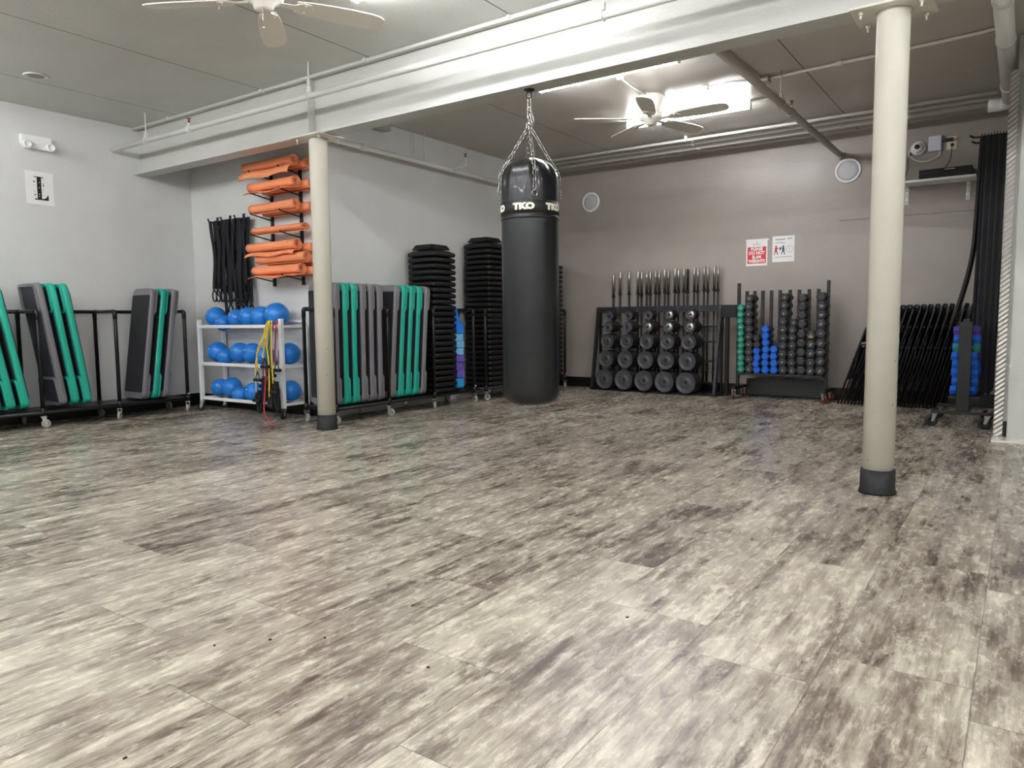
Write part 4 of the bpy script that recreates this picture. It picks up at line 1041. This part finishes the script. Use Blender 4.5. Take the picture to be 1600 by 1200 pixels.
# ------------------------------------------------------------ small rack at right with vinyl dumbbells
t = thing('dumbbell_rack', 'narrow black rolling rack at the right wall end holding blue vinyl dumbbells', 'rack', (-.36, 6.9, 0))
MB().box(-.21, .20, -.32, -.28, .105, .128, .003).build('foot_beam', 'black', t)
MB().box(-.21, .20, .22, .26, .105, .128, .003).build('foot_beam', 'black', t)
MB().box(-.045, .045, -.28, .22, .105, .128).build('base_beam', 'black', t)
for x in (-.19, .165):
    for y in (-.30, .24): caster((x, y), t, wm='ink', r=.046, rot=.5 if x < 0 else .15, ht=.104)
MB().box(-.043, .043, -.31, -.285, .129, .82, .003).build('face_post', 'black', t)
MB().box(-.10, .11, -.284, .2, .225, .245).build('shelf', 'black', t)
for y in (-.26, -.14, -.02, .10): MB().box(-.014, .014, y - .012, y + .012, .246, .82).build('post', 'black', t)
MB().box(-.02, .02, -.284, .2, .821, .84).build('top_rail', 'black', t)
random.seed(21)
for ci, y in enumerate((6.70, 6.82, 6.94)):
    for i in range(8):
        m = 'hexblue'
        if i == 7: m = 'hexpurple'
        if ci > 0 and i % 3 == 1: m = 'hexpurple'
        if ci == 0 and i == 5: m = 'hexgreen'
        q = dumbbell(m, .0375, .05, .075, 'side')
        row = ('front column nearest the camera', 'second column back', 'third column back')[ci]
        q['label'] = '%s vinyl dumbbell on the small right-hand rack, %s of the %s' % ({'hexblue': 'blue', 'hexpurple': 'purple', 'hexgreen': 'green'}[m], ORD[7 - i], row)
        q['group'] = 'vinyl dumbbells on the small right rack'
        q.rotation_euler = (0, 0, -PI / 2); q.location = (-.36 - .0875 + random.uniform(-.012, .012), y, .285 + i * .0665)

# ------------------------------------------------------------ long mats hanging at the right
t = thing('wall_hanger', 'dark metal hanger bar high on the right wall end holding the long mats', 'hanger', (-.101, 7.4, 2.33))
for y in (-.12, .12): MB().cyl((-.30, y, .0), (0, y, .0), .009, 10).tube([(-.30, y, 0), (-.33, y, .02)], .009, 10).build('rod', 'black', t)
MB().box(-.006, 0, -.17, .17, -.03, .03).build('wall_plate', 'black', t)
for i in range(9):
    x = -.345 + i * .0208; zb_ = (.80, .74, .22, .20, .24, .2, .22, .2, .24)[i]
    pts = []
    for k in range(17):
        s = k / 16; z = 2.315 + (zb_ - 2.315) * s
        dx = -.020 * s
        if i == 0: dx = -.045 * s - .115 * max(0, (s - .55) / .45) ** 1.6
        if i == 1: dx = -.022 * s
        pts.append((x + dx, 7.38, z))
    q = thing('hanging_mat', 'long black mat hanging by the wall end, %s' % ('leftmost, its lower end curling outward' if i == 0 else ORD[i] + ' from the left'), 'exercise mat', (0, 0, 0), group='long black mats on the wall hanger')
    b = MB(); b.ribbon(pts, (0, 1, 0), .36, .0195); b.build('mat_slab', 'navy' if i % 2 else 'rubber', q)
    MB().tube([(x, 7.26, 2.318), (x, 7.26, 2.345), (x + .002, 7.27, 2.352)], .0035, 6).tube([(x, 7.5, 2.318), (x, 7.5, 2.345), (x + .002, 7.51, 2.352)], .0035, 6).build('eyelet', 'black', q)

# crumbs of dirt on the floor
for k, (x, y) in enumerate([(-1.663, 1.208), (-1.194, 1.329), (-1.546, 1.3), (-1.759, 1.101), (-1.501, 1.607), (-1.445, 0.698), (-0.914, 1.887)]):
    b = MB(); b.lathe([(0, .0), (.004, .0), (.003, .003), (0, .004)], (0, 0, 0), 'z', 7, fn=lambda a, z, r: 1 + .4 * math.sin(2 * a + k))
    o = tag(b.build('floor_crumb', 'ink'), 'tiny dark crumb of dirt lying on the open floor', 'dirt', 'dirt crumbs on the floor'); o.location = (x, y, 0)
